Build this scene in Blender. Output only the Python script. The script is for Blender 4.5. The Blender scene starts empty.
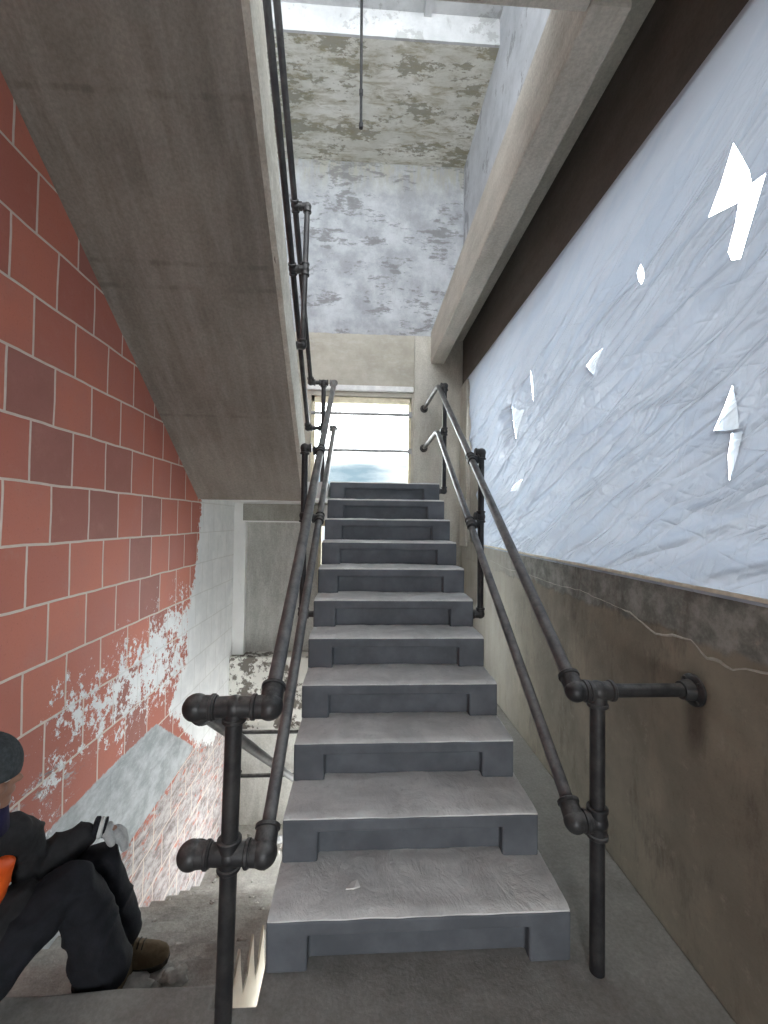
import bpy, bmesh, math, random
import numpy as np
from mathutils import Vector, Matrix, noise, geometry

random.seed(4)
SC = bpy.context.scene
COL = SC.collection
XL, XR, YB = -1.613, 1.3085, 5.5          # tiled wall, parapet wall, end wall
RISE, RUN, Y0 = 0.1902, 0.2701, 1.643     # stair measures
SL, SR = -0.323, 0.807                    # sides of the middle flight
STAIR_TOP = RISE * 11

# ------------------------------------------------------------------ helpers
def link(o, parent=None):
    COL.objects.link(o)
    if parent is not None:
        o.parent = parent
        o.matrix_parent_inverse = parent.matrix_world.inverted() if False else Matrix.Translation(-parent.location)
    return o

def tag(o, label=None, cat=None, group=None, kind=None):
    if label: o['label'] = label
    if cat: o['category'] = cat
    if group: o['group'] = group
    if kind: o['kind'] = kind
    return o

def thing(name, label, cat, loc=(0, 0, 0), group=None):
    o = bpy.data.objects.new(name, None)
    o.empty_display_size = 0.1
    o.location = loc
    COL.objects.link(o)
    return tag(o, label, cat, group)

def obj(name, bm, mat, parent=None, smooth=False, bevel=0.0, seg=2, auto=None):
    bmesh.ops.recalc_face_normals(bm, faces=bm.faces[:])
    me = bpy.data.meshes.new(name)
    if smooth:
        for f in bm.faces: f.smooth = True
        if auto is not None:
            for e in bm.edges:
                if len(e.link_faces) == 2 and e.calc_face_angle(0) > auto: e.smooth = False
    bm.to_mesh(me); bm.free()
    if isinstance(mat, (list, tuple)):
        for m in mat: me.materials.append(m)
    else:
        me.materials.append(mat)
    o = bpy.data.objects.new(name, me)
    link(o, parent)
    if bevel:
        m = o.modifiers.new('bevel', 'BEVEL')
        m.width = bevel; m.segments = seg; m.limit_method = 'ANGLE'; m.angle_limit = math.radians(40)
    return o

def struct(name, bm, mat, **k):
    o = obj(name, bm, mat, **k)
    o['kind'] = 'structure'
    return o

def box(bm, x0, x1, y0, y1, z0, z1):
    v = [bm.verts.new(p) for p in ((x0,y0,z0),(x1,y0,z0),(x1,y1,z0),(x0,y1,z0),(x0,y0,z1),(x1,y0,z1),(x1,y1,z1),(x0,y1,z1))]
    for f in ((0,3,2,1),(4,5,6,7),(0,1,5,4),(1,2,6,5),(2,3,7,6),(3,0,4,7)):
        bm.faces.new([v[i] for i in f])

def boxes(*bs):
    bm = bmesh.new()
    for b in bs: box(bm, *b)
    return bm

def prism_x(bm, poly, x0, x1):
    """polygon of (y,z) extruded along x"""
    a = [bm.verts.new((x0, y, z)) for y, z in poly]
    b = [bm.verts.new((x1, y, z)) for y, z in poly]
    bm.faces.new(a); bm.faces.new(b[::-1])
    n = len(poly)
    for i in range(n):
        bm.faces.new((a[i], a[(i+1) % n], b[(i+1) % n], b[i]))

def frame_of(d):
    d = Vector(d).normalized()
    u = Vector((0, 0, 1)) if abs(d.z) < 0.9 else Vector((1, 0, 0))
    a = d.cross(u).normalized(); b = d.cross(a).normalized()
    return d, a, b

def tube(bm, pts, r, n=18, caps=True):
    pts = [Vector(p) for p in pts]
    rr = r if isinstance(r, (list, tuple)) else [r] * len(pts)
    rings = []
    d0 = (pts[1] - pts[0]).normalized()
    _, a, b = frame_of(d0)
    for i, p in enumerate(pts):
        if i == 0: d = d0
        elif i == len(pts) - 1: d = (pts[-1] - pts[-2]).normalized()
        else: d = ((pts[i] - pts[i-1]).normalized() + (pts[i+1] - pts[i]).normalized()).normalized()
        a = (a - d * a.dot(d)).normalized(); b = d.cross(a)
        rings.append([bm.verts.new(p + (a * math.cos(t) + b * math.sin(t)) * rr[i]) for t in [2 * math.pi * k / n for k in range(n)]])
    for i in range(len(rings) - 1):
        for k in range(n):
            bm.faces.new((rings[i][k], rings[i][(k+1) % n], rings[i+1][(k+1) % n], rings[i+1][k]))
    if caps:
        bm.faces.new(rings[0][::-1]); bm.faces.new(rings[-1])

def lathe(bm, base, axis, prof, n=24):
    """prof: list of (distance along axis, radius)"""
    base = Vector(base); d = Vector(axis).normalized()
    tube(bm, [base + d * (t + 1e-5 * i) for i, (t, r) in enumerate(prof)], [max(r, 1e-4) for t, r in prof], n)

def ball(bm, c, r, scale=(1, 1, 1), u=20, v=14):
    m = Matrix.Translation(Vector(c)) @ Matrix.Diagonal((r*scale[0], r*scale[1], r*scale[2], 1))
    bmesh.ops.create_uvsphere(bm, u_segments=u, v_segments=v, radius=1, matrix=m)

def lerp(a, b, t): return a + (b - a) * t

# ------------------------------------------------------------------ materials
class N:
    """small node graph builder"""
    def __init__(s, name):
        s.m = bpy.data.materials.new(name); s.m.use_nodes = True
        s.t = s.m.node_tree; s.t.nodes.clear()
        s.out = s.n('ShaderNodeOutputMaterial')
        s._pos = None
    def n(s, typ, **k):
        x = s.t.nodes.new(typ)
        for a, v in k.items(): setattr(x, a, v)
        return x
    def set(s, sock, v):
        if hasattr(v, 'links') or isinstance(v, bpy.types.NodeSocket): s.t.links.new(v, sock)
        elif isinstance(v, (tuple, list)) and sock.type == 'RGBA' and len(v) == 3: sock.default_value = (*v, 1)
        else: sock.default_value = v
    def pos(s):
        if s._pos is None: s._pos = s.n('ShaderNodeNewGeometry').outputs['Position']
        return s._pos
    def map(s, scale=(1, 1, 1), rot=(0, 0, 0), loc=(0, 0, 0), src=None):
        x = s.n('ShaderNodeMapping')
        s.set(x.inputs['Vector'], src or s.pos())
        x.inputs['Scale'].default_value = scale; x.inputs['Rotation'].default_value = rot; x.inputs['Location'].default_value = loc
        return x.outputs[0]
    def noise(s, scale, detail=6, rough=0.6, vec=None, dist=0.0):
        x = s.n('ShaderNodeTexNoise')
        s.set(x.inputs['Vector'], vec or s.pos())
        x.inputs['Scale'].default_value = scale; x.inputs['Detail'].default_value = detail
        x.inputs['Roughness'].default_value = rough; x.inputs['Distortion'].default_value = dist
        return x.outputs['Fac']
    def voro(s, scale, vec=None, feature='F1'):
        x = s.n('ShaderNodeTexVoronoi', feature=feature)
        s.set(x.inputs['Vector'], vec or s.pos()); x.inputs['Scale'].default_value = scale
        return x.outputs['Distance']
    def math(s, op, a, b=None, c=None, clamp=False):
        x = s.n('ShaderNodeMath', operation=op, use_clamp=clamp)
        s.set(x.inputs[0], a)
        if b is not None: s.set(x.inputs[1], b)
        if c is not None: s.set(x.inputs[2], c)
        return x.outputs[0]
    def ramp(s, v, a, b, lo=0.0, hi=1.0):
        x = s.n('ShaderNodeMapRange', interpolation_type='SMOOTHSTEP', clamp=True)
        s.set(x.inputs[0], v); x.inputs[1].default_value = a; x.inputs[2].default_value = b
        x.inputs[3].default_value = lo; x.inputs[4].default_value = hi
        return x.outputs[0]
    def mix(s, f, a, b, mode='MIX'):
        x = s.n('ShaderNodeMix', data_type='RGBA', blend_type=mode)
        s.set(x.inputs[0], f); s.set(x.inputs[6], a); s.set(x.inputs[7], b)
        return x.outputs[2]
    def xyz(s):
        x = s.n('ShaderNodeSeparateXYZ'); s.set(x.inputs[0], s.pos()); return x.outputs
    def attr(s, name):
        return s.n('ShaderNodeAttribute', attribute_name=name).outputs['Fac']
    def bump(s, h, strength=0.3, dist=0.01, prev=None):
        x = s.n('ShaderNodeBump'); s.set(x.inputs['Height'], h)
        x.inputs['Strength'].default_value = strength; x.inputs['Distance'].default_value = dist
        if prev is not None: s.set(x.inputs['Normal'], prev)
        return x.outputs[0]
    def principled(s, color, rough=0.8, normal=None, metal=0.0, spec=0.3, **k):
        x = s.n('ShaderNodeBsdfPrincipled')
        s.set(x.inputs['Base Color'], color); s.set(x.inputs['Roughness'], rough); s.set(x.inputs['Metallic'], metal)
        s.set(x.inputs['Specular IOR Level'], spec)
        for a, v in k.items(): s.set(x.inputs[a.replace('_', ' ')], v)
        if normal is not None: s.set(x.inputs['Normal'], normal)
        s.t.links.new(x.outputs[0], s.out.inputs[0])
        return s.m

def concrete(name, base, dark, light, streak=(1, 1, 1), bump=0.35, rough=0.85, lines=()):
    g = N(name)
    a = g.ramp(g.noise(1.3, 6, 0.65), 0.3, 0.72)
    b = g.ramp(g.noise(6, 8, 0.7, g.map(streak)), 0.35, 0.75)
    c = g.noise(60, 4, 0.7)
    col = g.mix(a, dark, base)
    col = g.mix(g.math('MULTIPLY', b, 0.75), col, light)
    col = g.mix(g.ramp(g.noise(22, 6, 0.7), 0.6, 0.8, 0, 0.35), col, dark)
    col = g.mix(g.ramp(c, 0.3, 0.7, 0.0, 0.22), col, (0.02, 0.02, 0.02))
    for y0 in lines:
        dy = g.math('ABSOLUTE', g.math('SUBTRACT', g.math('ADD', g.xyz()[1], g.math('MULTIPLY', g.math('SUBTRACT', g.noise(5, 4, .6), .5), .03)), y0))
        ln_ = g.math('MULTIPLY', g.ramp(dy, .016, .004), g.ramp(g.noise(9, 4, .7, g.map((1, .2, .2))), .42, .66, .04, .34))
        col = g.mix(ln_, col, tuple(x * .35 for x in dark))
    h = g.math('ADD', g.math('MULTIPLY', c, 0.3), g.noise(14, 6, 0.65))
    return g.principled(col, rough, g.bump(h, bump, 0.012))

M = {}
M['soffit'] = concrete('soffit_concrete', (0.36, 0.335, 0.295), (0.24, 0.222, 0.195), (0.43, 0.405, 0.365), (1.6, .22, .22), 0.2, lines=(1.95, 2.535, 2.645, 3.45))
def m_floor():
    g = N('dusty_floor_slab')
    a = g.ramp(g.noise(1.6, 7, .68), .3, .72)
    col = g.mix(a, (.25, .242, .222), (.37, .36, .335))
    col = g.mix(g.ramp(g.noise(9, 8, .75), .5, .75, 0, .6), col, (.45, .44, .415))
    col = g.mix(g.ramp(g.noise(34, 5, .75), .62, .76, 0, .7), col, (.14, .135, .12))
    col = g.mix(g.ramp(g.noise(75, 3, .7), .66, .74, 0, .7), col, (.62, .61, .58))
    d = g.n('ShaderNodeVectorMath', operation='DISTANCE'); g.set(d.inputs[0], g.pos()); d.inputs[1].default_value = (1.205, 1.55, 0)
    dd = g.math('ADD', d.outputs['Value'], g.math('MULTIPLY', g.math('SUBTRACT', g.noise(22, 5, .7), .5), .10))
    col = g.mix(g.ramp(dd, .045, .02, 0, .8), col, (.07, .065, .058))
    return g.principled(col, .88, g.bump(g.math('ADD', g.noise(12, 7, .7), g.math('MULTIPLY', g.noise(70, 4, .7), .4)), .5, .014), spec=.2)
M['floor'] = m_floor()
M['edge'] = concrete('edge_concrete', (0.70, 0.67, 0.58), (0.50, 0.47, 0.40), (0.80, 0.78, 0.70), (1, 1, 1), 0.5)
M['beam'] = concrete('beam_concrete', (0.56, 0.53, 0.465), (0.40, 0.375, 0.325), (0.64, 0.61, 0.545), (1.5, .3, 1.5), 0.35)
M['back'] = concrete('end_wall_concrete', (0.40, 0.385, 0.34), (0.27, 0.26, 0.225), (0.50, 0.49, 0.45), (1.2, 1, .5), 0.4)
M['floor'] = concrete('dusty_floor', (0.33, 0.32, 0.295), (0.23, 0.222, 0.205), (0.40, 0.39, 0.365), (1, 1, 1), 0.4)
M['worn'] = concrete('worn_step_concrete', (0.45, 0.435, 0.40), (0.30, 0.285, 0.26), (0.60, 0.59, 0.55), (1, 1, 1), 0.8)
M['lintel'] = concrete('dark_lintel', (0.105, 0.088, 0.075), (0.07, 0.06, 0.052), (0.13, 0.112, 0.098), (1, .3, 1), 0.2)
M['panel'] = concrete('raw_panel', (0.54, 0.535, 0.50), (0.40, 0.395, 0.365), (0.66, 0.66, 0.63), (2.2, 1, .45), 0.5)
M['column'] = concrete('column_concrete', (0.53, 0.505, 0.44), (0.38, 0.36, 0.31), (0.62, 0.60, 0.54), (1.2, 1.2, .4), 0.35)

def m_riser():
    g = N('slate_grey_paint')
    a = g.ramp(g.noise(5, 6, 0.6), 0.35, 0.7)
    col = g.mix(a, (0.092, 0.100, 0.112), (0.134, 0.144, 0.160))
    chips = g.ramp(g.noise(38, 6, 0.75), 0.70, 0.76)
    col = g.mix(g.math('MULTIPLY', chips, 0.5), col, (0.32, 0.32, 0.31))
    h = g.noise(30, 6, 0.65)
    return g.principled(col, g.ramp(g.noise(9), .3, .7, .55, .75), g.bump(h, 0.18, 0.008))
M['riser'] = m_riser()

def m_tread():
    g = N('dusty_tread')
    a = g.ramp(g.noise(4, 7, 0.65, g.map((1, 1, 1)), 0.6), 0.3, 0.75)
    col = g.mix(a, (0.58, 0.58, 0.565), (0.82, 0.82, 0.80))
    col = g.mix(g.ramp(g.noise(26, 5, 0.7), 0.55, 0.8, 0, 0.45), col, (0.24, 0.24, 0.238))
    ridg = g.noise(4.5, 5, 0.62, g.map((1.5, 1.1, 1), (0, 0, 0.5)), .9)
    h = g.math('ADD', g.math('MULTIPLY', g.math('ABSOLUTE', g.math('SUBTRACT', ridg, 0.5)), 2.2), g.math('MULTIPLY', g.noise(70, 4, .7), 0.25))
    return g.principled(col, 0.92, g.bump(h, 0.5, 0.018), spec=0.15)
M['tread'] = m_tread()

def m_pipe(name, c0, c1, rough):
    g = N(name)
    a = g.ramp(g.noise(7, 7, 0.7), 0.38, 0.68)
    col = g.mix(a, c0, c1)
    nz = g.n('ShaderNodeNewGeometry').outputs['Normal']
    s = g.n('ShaderNodeSeparateXYZ'); g.set(s.inputs[0], nz)
    dust = g.math('MULTIPLY', g.ramp(s.outputs[2], 0.35, 1.0), g.ramp(g.noise(18, 6, .7), .35, .65, .15, .6))
    col = g.mix(dust, col, (0.30, 0.295, 0.285))
    return g.principled(col, rough, g.bump(g.noise(55, 5, .7), 0.2, 0.004), metal=0.25, spec=0.45)
M['pipe'] = m_pipe('black_iron_pipe', (0.022, 0.022, 0.024), (0.055, 0.053, 0.052), 0.45)
M['rail'] = m_pipe('worn_iron_rail', (0.085, 0.085, 0.09), (0.20, 0.195, 0.19), 0.42)
M['galv'] = m_pipe('galvanised_bar', (0.25, 0.25, 0.25), (0.38, 0.38, 0.38), 0.5)

def m_tiles():
    g = N('red_clay_tile_wall')
    o = g.xyz()
    cb = g.n('ShaderNodeCombineXYZ')
    wob = g.math('MULTIPLY', g.math('SUBTRACT', g.noise(3.2, 3, .5), 0.5), 0.018)
    g.set(cb.inputs[0], g.math('ADD', g.math('ADD', o[1], -0.005), wob)); g.set(cb.inputs[1], g.math('ADD', g.math('ADD', o[2], -2.175 + 0.306 * 20), wob))
    br = g.n('ShaderNodeTexBrick', offset=0.5, offset_frequency=2, squash=1.0)
    g.set(br.inputs['Vector'], cb.outputs[0])
    for k, v in (('Scale', 1.0), ('Mortar Size', 0.0075), ('Mortar Smooth', 0.25), ('Bias', -0.1), ('Brick Width', 0.306), ('Row Height', 0.306)):
        br.inputs[k].default_value = v
    br.inputs['Color1'].default_value = (0.0, 0, 0, 1); br.inputs['Color2'].default_value = (1, 1, 1, 1); br.inputs['Mortar'].default_value = (0.5, .5, .5, 1)
    mort = br.outputs['Fac']; rnd = g.n('ShaderNodeSeparateColor'); g.set(rnd.inputs[0], br.outputs['Color'])
    rv = rnd.outputs[0]
    tile = g.mix(rv, (0.43, 0.145, 0.108), (0.62, 0.215, 0.145))
    tile = g.mix(g.ramp(rv, 0.0, 0.12, 0.5, 0), tile, (0.27, 0.15, 0.13))
    tile = g.mix(g.ramp(g.noise(2.2, 6, .65), .35, .75, 0, .55), tile, (0.45, 0.19, 0.16))
    tile = g.mix(g.ramp(g.noise(9, 6, .7), .5, .8, 0, .4), tile, (0.50, 0.25, 0.19))
    tile = g.mix(g.ramp(g.noise(90, 3, .7), .55, .8, 0, .25), tile, (0.12, 0.04, 0.03))
    wear = g.attr('scratch')
    # scratched lower zone
    sc = g.noise(7, 8, .75, g.map((1, 1.0, 2.6), (-0.25, 0, 0)), 0.5)
    scm = g.ramp(g.math('ADD', g.math('MULTIPLY', g.math('SUBTRACT', wear, 0.5), 0.36), sc), 0.525, 0.59)
    tile = g.mix(g.math('MULTIPLY', scm, 0.85), tile, g.mix(g.ramp(g.noise(9, 7, .75, g.map((1, .9, 2.4), (-.25, 0, 0))), .34, .62), (0.17, 0.175, 0.175), (0.58, 0.59, 0.59)))
    mcol = g.mix(g.noise(20, 4, .6), (0.60, 0.51, 0.44), (0.80, 0.70, 0.62))
    col = g.mix(mort, tile, mcol)
    # grey plaster strip left by an old flight
    bd = g.attr('band')
    bm_ = g.ramp(g.math('ADD', bd, g.math('MULTIPLY', g.math('SUBTRACT', g.noise(20, 6, .7), 0.5), 0.35)), 0.46, 0.54)
    pl = g.mix(g.ramp(g.noise(6, 8, .72, g.map((1, .9, 1.6), (-.3, 0, 0))), .32, .7), (0.33, 0.35, 0.36), (0.56, 0.585, 0.60))
    pl = g.mix(g.ramp(g.noise(30, 6, .75, g.map((1, .8, 2.6), (-.3, 0, 0))), .58, .72, 0, .7), pl, (0.72, .74, .75))
    col = g.mix(bm_, col, pl)
    # white paint, whole towards the corner and flaking off the tiles
    wa = g.attr('paint')
    nn = g.math('ADD', g.math('MULTIPLY', g.noise(6, 9, .75), 0.62), g.math('MULTIPLY', g.noise(24, 7, .75), 0.38))
    wm = g.ramp(g.math('ADD', wa, g.math('MULTIPLY', g.math('SUBTRACT', nn, 0.5), 2.3)), 0.48, 0.54)
    white = g.mix(g.ramp(g.noise(5, 6, .65), .35, .7), (0.78, 0.785, 0.79), (0.89, 0.89, 0.89))
    white = g.mix(g.math('MULTIPLY', g.ramp(mort, .2, .8), 0.25), white, (0.45, .42, .38))
    white = g.mix(g.ramp(g.noise(15, 7, .7), .60, .75, 0, .5), white, (0.5, .5, .5))
    col = g.mix(wm, col, white)
    h = g.math('ADD', g.math('MULTIPLY', mort, 0.7), g.math('MULTIPLY', g.noise(40, 6, .7), 0.35))
    h = g.math('ADD', h, g.math('MULTIPLY', g.math('MAXIMUM', wm, bm_), 0.5))
    return g.principled(col, g.math('SUBTRACT', 0.72, g.math('MULTIPLY', mort, -0.2)), g.bump(h, 0.5, 0.008), spec=0.25)
M['tiles'] = m_tiles()

def m_peel(name, paint, paint2, under, thr, stain=None, vec=(1, 1, 1), amount=0.55):
    g = N(name)
    n1 = g.math('ADD', g.math('MULTIPLY', g.noise(1.6, 8, .68, g.map(vec)), .62), g.math('MULTIPLY', g.noise(9, 8, .75, g.map(vec)), .38))
    m = g.ramp(n1, thr, thr + 0.025)
    pc = g.mix(g.ramp(g.noise(2.4, 7, .7), .32, .7), paint2, paint)
    pc = g.mix(g.ramp(g.noise(12, 7, .7, g.map((1, 1, .35))), .55, .78, 0, .5), pc, (paint2[0]*.6, paint2[1]*.6, paint2[2]*.58))
    uc = g.mix(g.noise(9, 6, .7), (under[0]*.7, under[1]*.7, under[2]*.7), under)
    col = g.mix(g.math('MULTIPLY', m, amount), pc, uc)
    if stain:
        st = g.ramp(g.noise(3.2, 9, .75, g.map((1.0, 3.4, 1)), .5), .44, .66)
        col = g.mix(g.math('MULTIPLY', st, .75), col, g.mix(g.noise(5, 5, .6), stain[0], stain[1]))
    h = g.math('ADD', g.math('MULTIPLY', m, -.6), g.math('MULTIPLY', g.noise(28, 6, .7), .5))
    return g.principled(col, .85, g.bump(h, .4, .01), spec=.2)
M['ceil_stain'] = m_peel('stained_ceiling', (0.78, .78, .73), (.60, .60, .54), (.30, .285, .22), .515, ((.20, .185, .10), (.42, .37, .25)), (1, 2.0, 1), .8)
M['ceil_white'] = m_peel('whitewashed_slab', (0.58, .59, .60), (.44, .45, .46), (.30, .30, .29), .54, None, (1, 1, 1), .5)
M['peelwhite'] = m_peel('peeling_white_paint', (0.80, .79, .74), (.70, .69, .64), (.17, .15, .13), .525, None, (1, 1, 1), .95)
M['whitewash'] = m_peel('white_wall_paint', (0.88, .875, .86), (.80, .795, .78), (.5, .48, .44), .60, None, (1, 1, 1), .5)
M['bluewall'] = m_peel('blue_white_wall', (0.56, .58, .61), (.42, .44, .465), (.24, .24, .24), .545, None, (1, 1, .6), .55)

def m_back():
    """end wall: raw concrete, washed white above the lintel"""
    g = N('end_wall_painted')
    o = g.xyz()
    n1 = g.math('ADD', g.math('MULTIPLY', g.noise(2.0, 8, .7, g.map((.8, 1, 1.7))), .6), g.math('MULTIPLY', g.noise(9, 8, .75, g.map((.6, 1, 1.8))), .4))
    m = g.ramp(n1, .525, .565)
    pc = g.mix(g.ramp(g.noise(2.6, 7, .7), .3, .7), (.27, .282, .30), (.45, .468, .492))
    pc = g.mix(g.ramp(g.noise(7, 8, .75, g.map((1, 1, .4))), .5, .8, 0, .5), pc, (.26, .26, .255))
    pc = g.mix(g.math('MULTIPLY', g.ramp(o[2], 5.9, 6.4), g.ramp(g.noise(6, 7, .7, g.map((2, 1, .35))), .4, .6, .1, .8)), pc, (.34, .33, .27))
    wh = g.mix(g.math('MULTIPLY', m, .75), pc, g.mix(g.noise(11, 5, .7), (.11, .11, .112), (.22, .22, .218)))
    a = g.ramp(g.noise(1.6, 6, .65), .3, .72)
    cc = g.mix(a, (.33, .31, .26), (.49, .465, .40))
    cc = g.mix(g.ramp(g.noise(7, 8, .7, g.map((.7, 1, 1.6))), .45, .75, 0, .6), cc, (.50, .485, .44))
    cc = g.mix(g.ramp(g.noise(30, 5, .7), .55, .8, 0, .4), cc, (.18, .17, .15))
    zz = g.math('ADD', o[2], g.math('MULTIPLY', g.math('SUBTRACT', g.noise(9, 5, .6), .5), .03))
    up = g.ramp(zz, 4.135, 4.15)
    col = g.mix(up, cc, wh)
    h = g.math('ADD', g.math('MULTIPLY', up, .8), g.math('ADD', g.math('MULTIPLY', m, -.4), g.math('MULTIPLY', g.noise(26, 6, .7), .6)))
    return g.principled(col, .87, g.bump(h, .45, .012), spec=.2)
M['endwall'] = m_back()

def m_parapet():
    g = N('stained_parapet')
    a = g.ramp(g.noise(1.5, 7, .65), .32, .70)
    col = g.mix(a, (.165, .145, .112), (.255, .228, .178))
    o = g.xyz()
    ye = g.math('MULTIPLY', g.ramp(g.noise(2.2, 6, .65, g.map((1, 1, .5), (0.5, 0, 0))), .42, .7), g.ramp(o[1], 1.5, 2.6, .35, 1.0))
    col = g.mix(g.math('MULTIPLY', ye, .8), col, (.36, .31, .235))
    dz = g.math('ADD', o[2], g.math('MULTIPLY', g.math('SUBTRACT', g.noise(4, 6, .65), .5), .16))
    top = g.ramp(dz, 1.235, 1.265)
    tc = g.mix(g.ramp(g.noise(10, 8, .75), .35, .7), (.135, .135, .122), (.31, .308, .28))
    col = g.mix(top, col, tc)
    col = g.mix(g.ramp(g.noise(4.5, 8, .75, g.map((1, 1.3, .45))), .50, .70, 0, .65), col, (.085, .068, .055))
    col = g.mix(g.ramp(g.noise(11, 7, .75), .56, .74, 0, .5), col, (.36, .315, .26))
    st_ = g.n('ShaderNodeVectorMath', operation='DISTANCE'); g.set(st_.inputs[0], g.map((1, 1, .35))); st_.inputs[1].default_value = (XR, 1.60, .97 * .35)
    col = g.mix(g.math('MULTIPLY', g.ramp(st_.outputs['Value'], .085, .02), .6), col, (.05, .035, .027))
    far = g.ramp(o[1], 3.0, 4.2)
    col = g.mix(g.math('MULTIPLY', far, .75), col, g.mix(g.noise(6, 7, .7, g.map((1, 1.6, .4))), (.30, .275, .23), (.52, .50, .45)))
    col = g.mix(g.ramp(g.noise(60, 4, .7), .6, .8, 0, .4), col, (.05, .045, .04))
    h = g.math('ADD', g.math('MULTIPLY', top, .8), g.math('ADD', g.math('MULTIPLY', g.noise(10, 7, .7), .8), g.math('MULTIPLY', g.noise(70, 4, .7), .25)))
    return g.principled(col, .8, g.bump(h, .45, .014), spec=.28)
M['parapet'] = m_parapet()

def m_sheet(name, c, tr):
    g = N(name)
    d = g.n('ShaderNodeBsdfDiffuse'); t = g.n('ShaderNodeBsdfTranslucent'); s = g.n('ShaderNodeBsdfGlossy')
    o = g.xyz()
    def uw(a, su, sw):
        cv = g.n('ShaderNodeCombineXYZ')
        g.set(cv.inputs[0], g.math('MULTIPLY', g.math('ADD', g.math('MULTIPLY', o[1], math.sin(a)), g.math('MULTIPLY', o[2], math.cos(a))), su))
        g.set(cv.inputs[1], g.math('MULTIPLY', g.math('ADD', g.math('MULTIPLY', o[1], -math.cos(a)), g.math('MULTIPLY', o[2], math.sin(a))), sw))
        return cv.outputs[0]
    def ridges(v, d, dist):
        return g.math('POWER', g.math('SUBTRACT', 1.0, g.math('MULTIPLY', g.math('ABSOLUTE', g.math('SUBTRACT', g.noise(1.0, d, .5, v, dist), .5)), 4.0), None, True), 3.0)
    h = g.math('ADD', g.math('MULTIPLY', ridges(uw(.30, 5.0, .45), 2, .45), 1.2), g.math('MULTIPLY', ridges(uw(.48, 10, .8), 2, .5), .65))
    h = g.math('ADD', h, g.math('MULTIPLY', ridges(uw(-.30, 10, 2.0), 2, .7), .22))
    h = g.math('ADD', h, g.math('MULTIPLY', ridges(uw(1.25, 12, 2.0), 2, .6), .20))
    h = g.math('ADD', h, g.math('MULTIPLY', g.noise(38, 4, .6), .18))
    calm = g.math('MULTIPLY', g.ramp(o[2], 3.45, 2.75), 1.0)
    b = g.bump(g.math('MULTIPLY', h, calm), .85, .026)
    tc = g.mix(g.ramp(g.noise(1.1, 5, .6), .35, .7), tuple(x * .9 for x in c), c)
    tc = g.mix(g.math('MULTIPLY', g.ramp(h, .5, 1.3), .16), tc, (1, 1, 1))
    g.set(d.inputs['Color'], tc); g.set(t.inputs['Color'], g.mix(1.0, tc, (tr, tr, tr), 'MULTIPLY'))
    for x in (d, t): g.set(x.inputs['Normal'], b)
    g.set(s.inputs['Normal'], b); s.inputs['Roughness'].default_value = .32; g.set(s.inputs['Color'], (1, 1, 1))
    m1 = g.n('ShaderNodeMixShader'); m1.inputs[0].default_value = .45
    g.t.links.new(d.outputs[0], m1.inputs[1]); g.t.links.new(t.outputs[0], m1.inputs[2])
    m2 = g.n('ShaderNodeMixShader'); m2.inputs[0].default_value = .045
    g.t.links.new(m1.outputs[0], m2.inputs[1]); g.t.links.new(s.outputs[0], m2.inputs[2])
    g.t.links.new(m2.outputs[0], g.out.inputs[0])
    return g.m
M['sheet'] = m_sheet('milky_plastic', (0.68, 0.79, 0.95), .092)
M['flap'] = m_sheet('milky_plastic_flap', (0.86, 0.94, 1.0), .105)

def m_glass():
    g = N('window_glass')
    t = g.n('ShaderNodeBsdfTransparent'); s = g.n('ShaderNodeBsdfGlossy'); s.inputs['Roughness'].default_value = .03
    g.set(t.inputs['Color'], (.97, .985, .98))
    fr = g.n('ShaderNodeFresnel'); fr.inputs['IOR'].default_value = 1.4
    m = g.n('ShaderNodeMixShader'); g.t.links.new(fr.outputs[0], m.inputs[0])
    g.t.links.new(t.outputs[0], m.inputs[1]); g.t.links.new(s.outputs[0], m.inputs[2]); g.t.links.new(m.outputs[0], g.out.inputs[0])
    return g.m
M['glass'] = m_glass()

def plain(name, c, c2=None, rough=.7, scale=12, bump=.15, spec=.3):
    g = N(name)
    c2 = c2 or tuple(x * .7 for x in c)
    return g.principled(g.mix(g.ramp(g.noise(scale, 6, .65), .35, .7), c2, c), rough, g.bump(g.noise(scale * 3, 5, .65), bump, .006), spec=spec)
M['frame'] = plain('cream_window_frame', (.72, .66, .50), (.58, .52, .38))
M['batten'] = plain('pale_batten', (.78, .74, .62), (.55, .50, .40))
M['cap'] = plain('white_sill_paint', (.80, .80, .78), (.66, .66, .65))
M['whitepaint'] = plain('white_string_paint', (.90, .86, .76), (.80, .76, .67), scale=5)
M['beanie'] = plain('dark_grey_knit', (.075, .085, .09), (.045, .052, .056), .95, 60, .5)
M['skin'] = plain('skin', (.34, .19, .13), (.27, .145, .10), .55, 8, .1)
M['trousers'] = plain('black_work_cloth', (.016, .017, .022), (.010, .011, .014), .9, 25, .35)
M['jacket'] = plain('black_jacket_cloth', (.026, .026, .028), (.014, .014, .015), .85, 18, .4)
M['vest'] = plain('orange_vest', (1.0, .16, .02), (.85, .11, .015), .6, 10, .2)
M['collar'] = plain('navy_collar', (.022, .018, .07), (.015, .012, .05), .85)
M['hood'] = plain('grey_collar_lining', (.42, .44, .48), (.33, .35, .39), .85)
M['shoe'] = plain('tan_suede', (.17, .125, .075), (.11, .078, .045), .85, 20, .3)
M['sole'] = plain('dark_rubber', (.05, .04, .03), (.035, .03, .022), .8)
M['glove'] = plain('pale_work_glove', (.50, .51, .50), (.36, .37, .37), .85, 40, .35)
M['cuffwhite'] = plain('white_cuff', (.78, .80, .78), (.66, .68, .66), .8)
M['eye'] = plain('eye_white', (.7, .68, .65), (.6, .58, .55), .3)
M['paper'] = plain('white_scrap', (.82, .81, .78), (.7, .69, .66))
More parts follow.
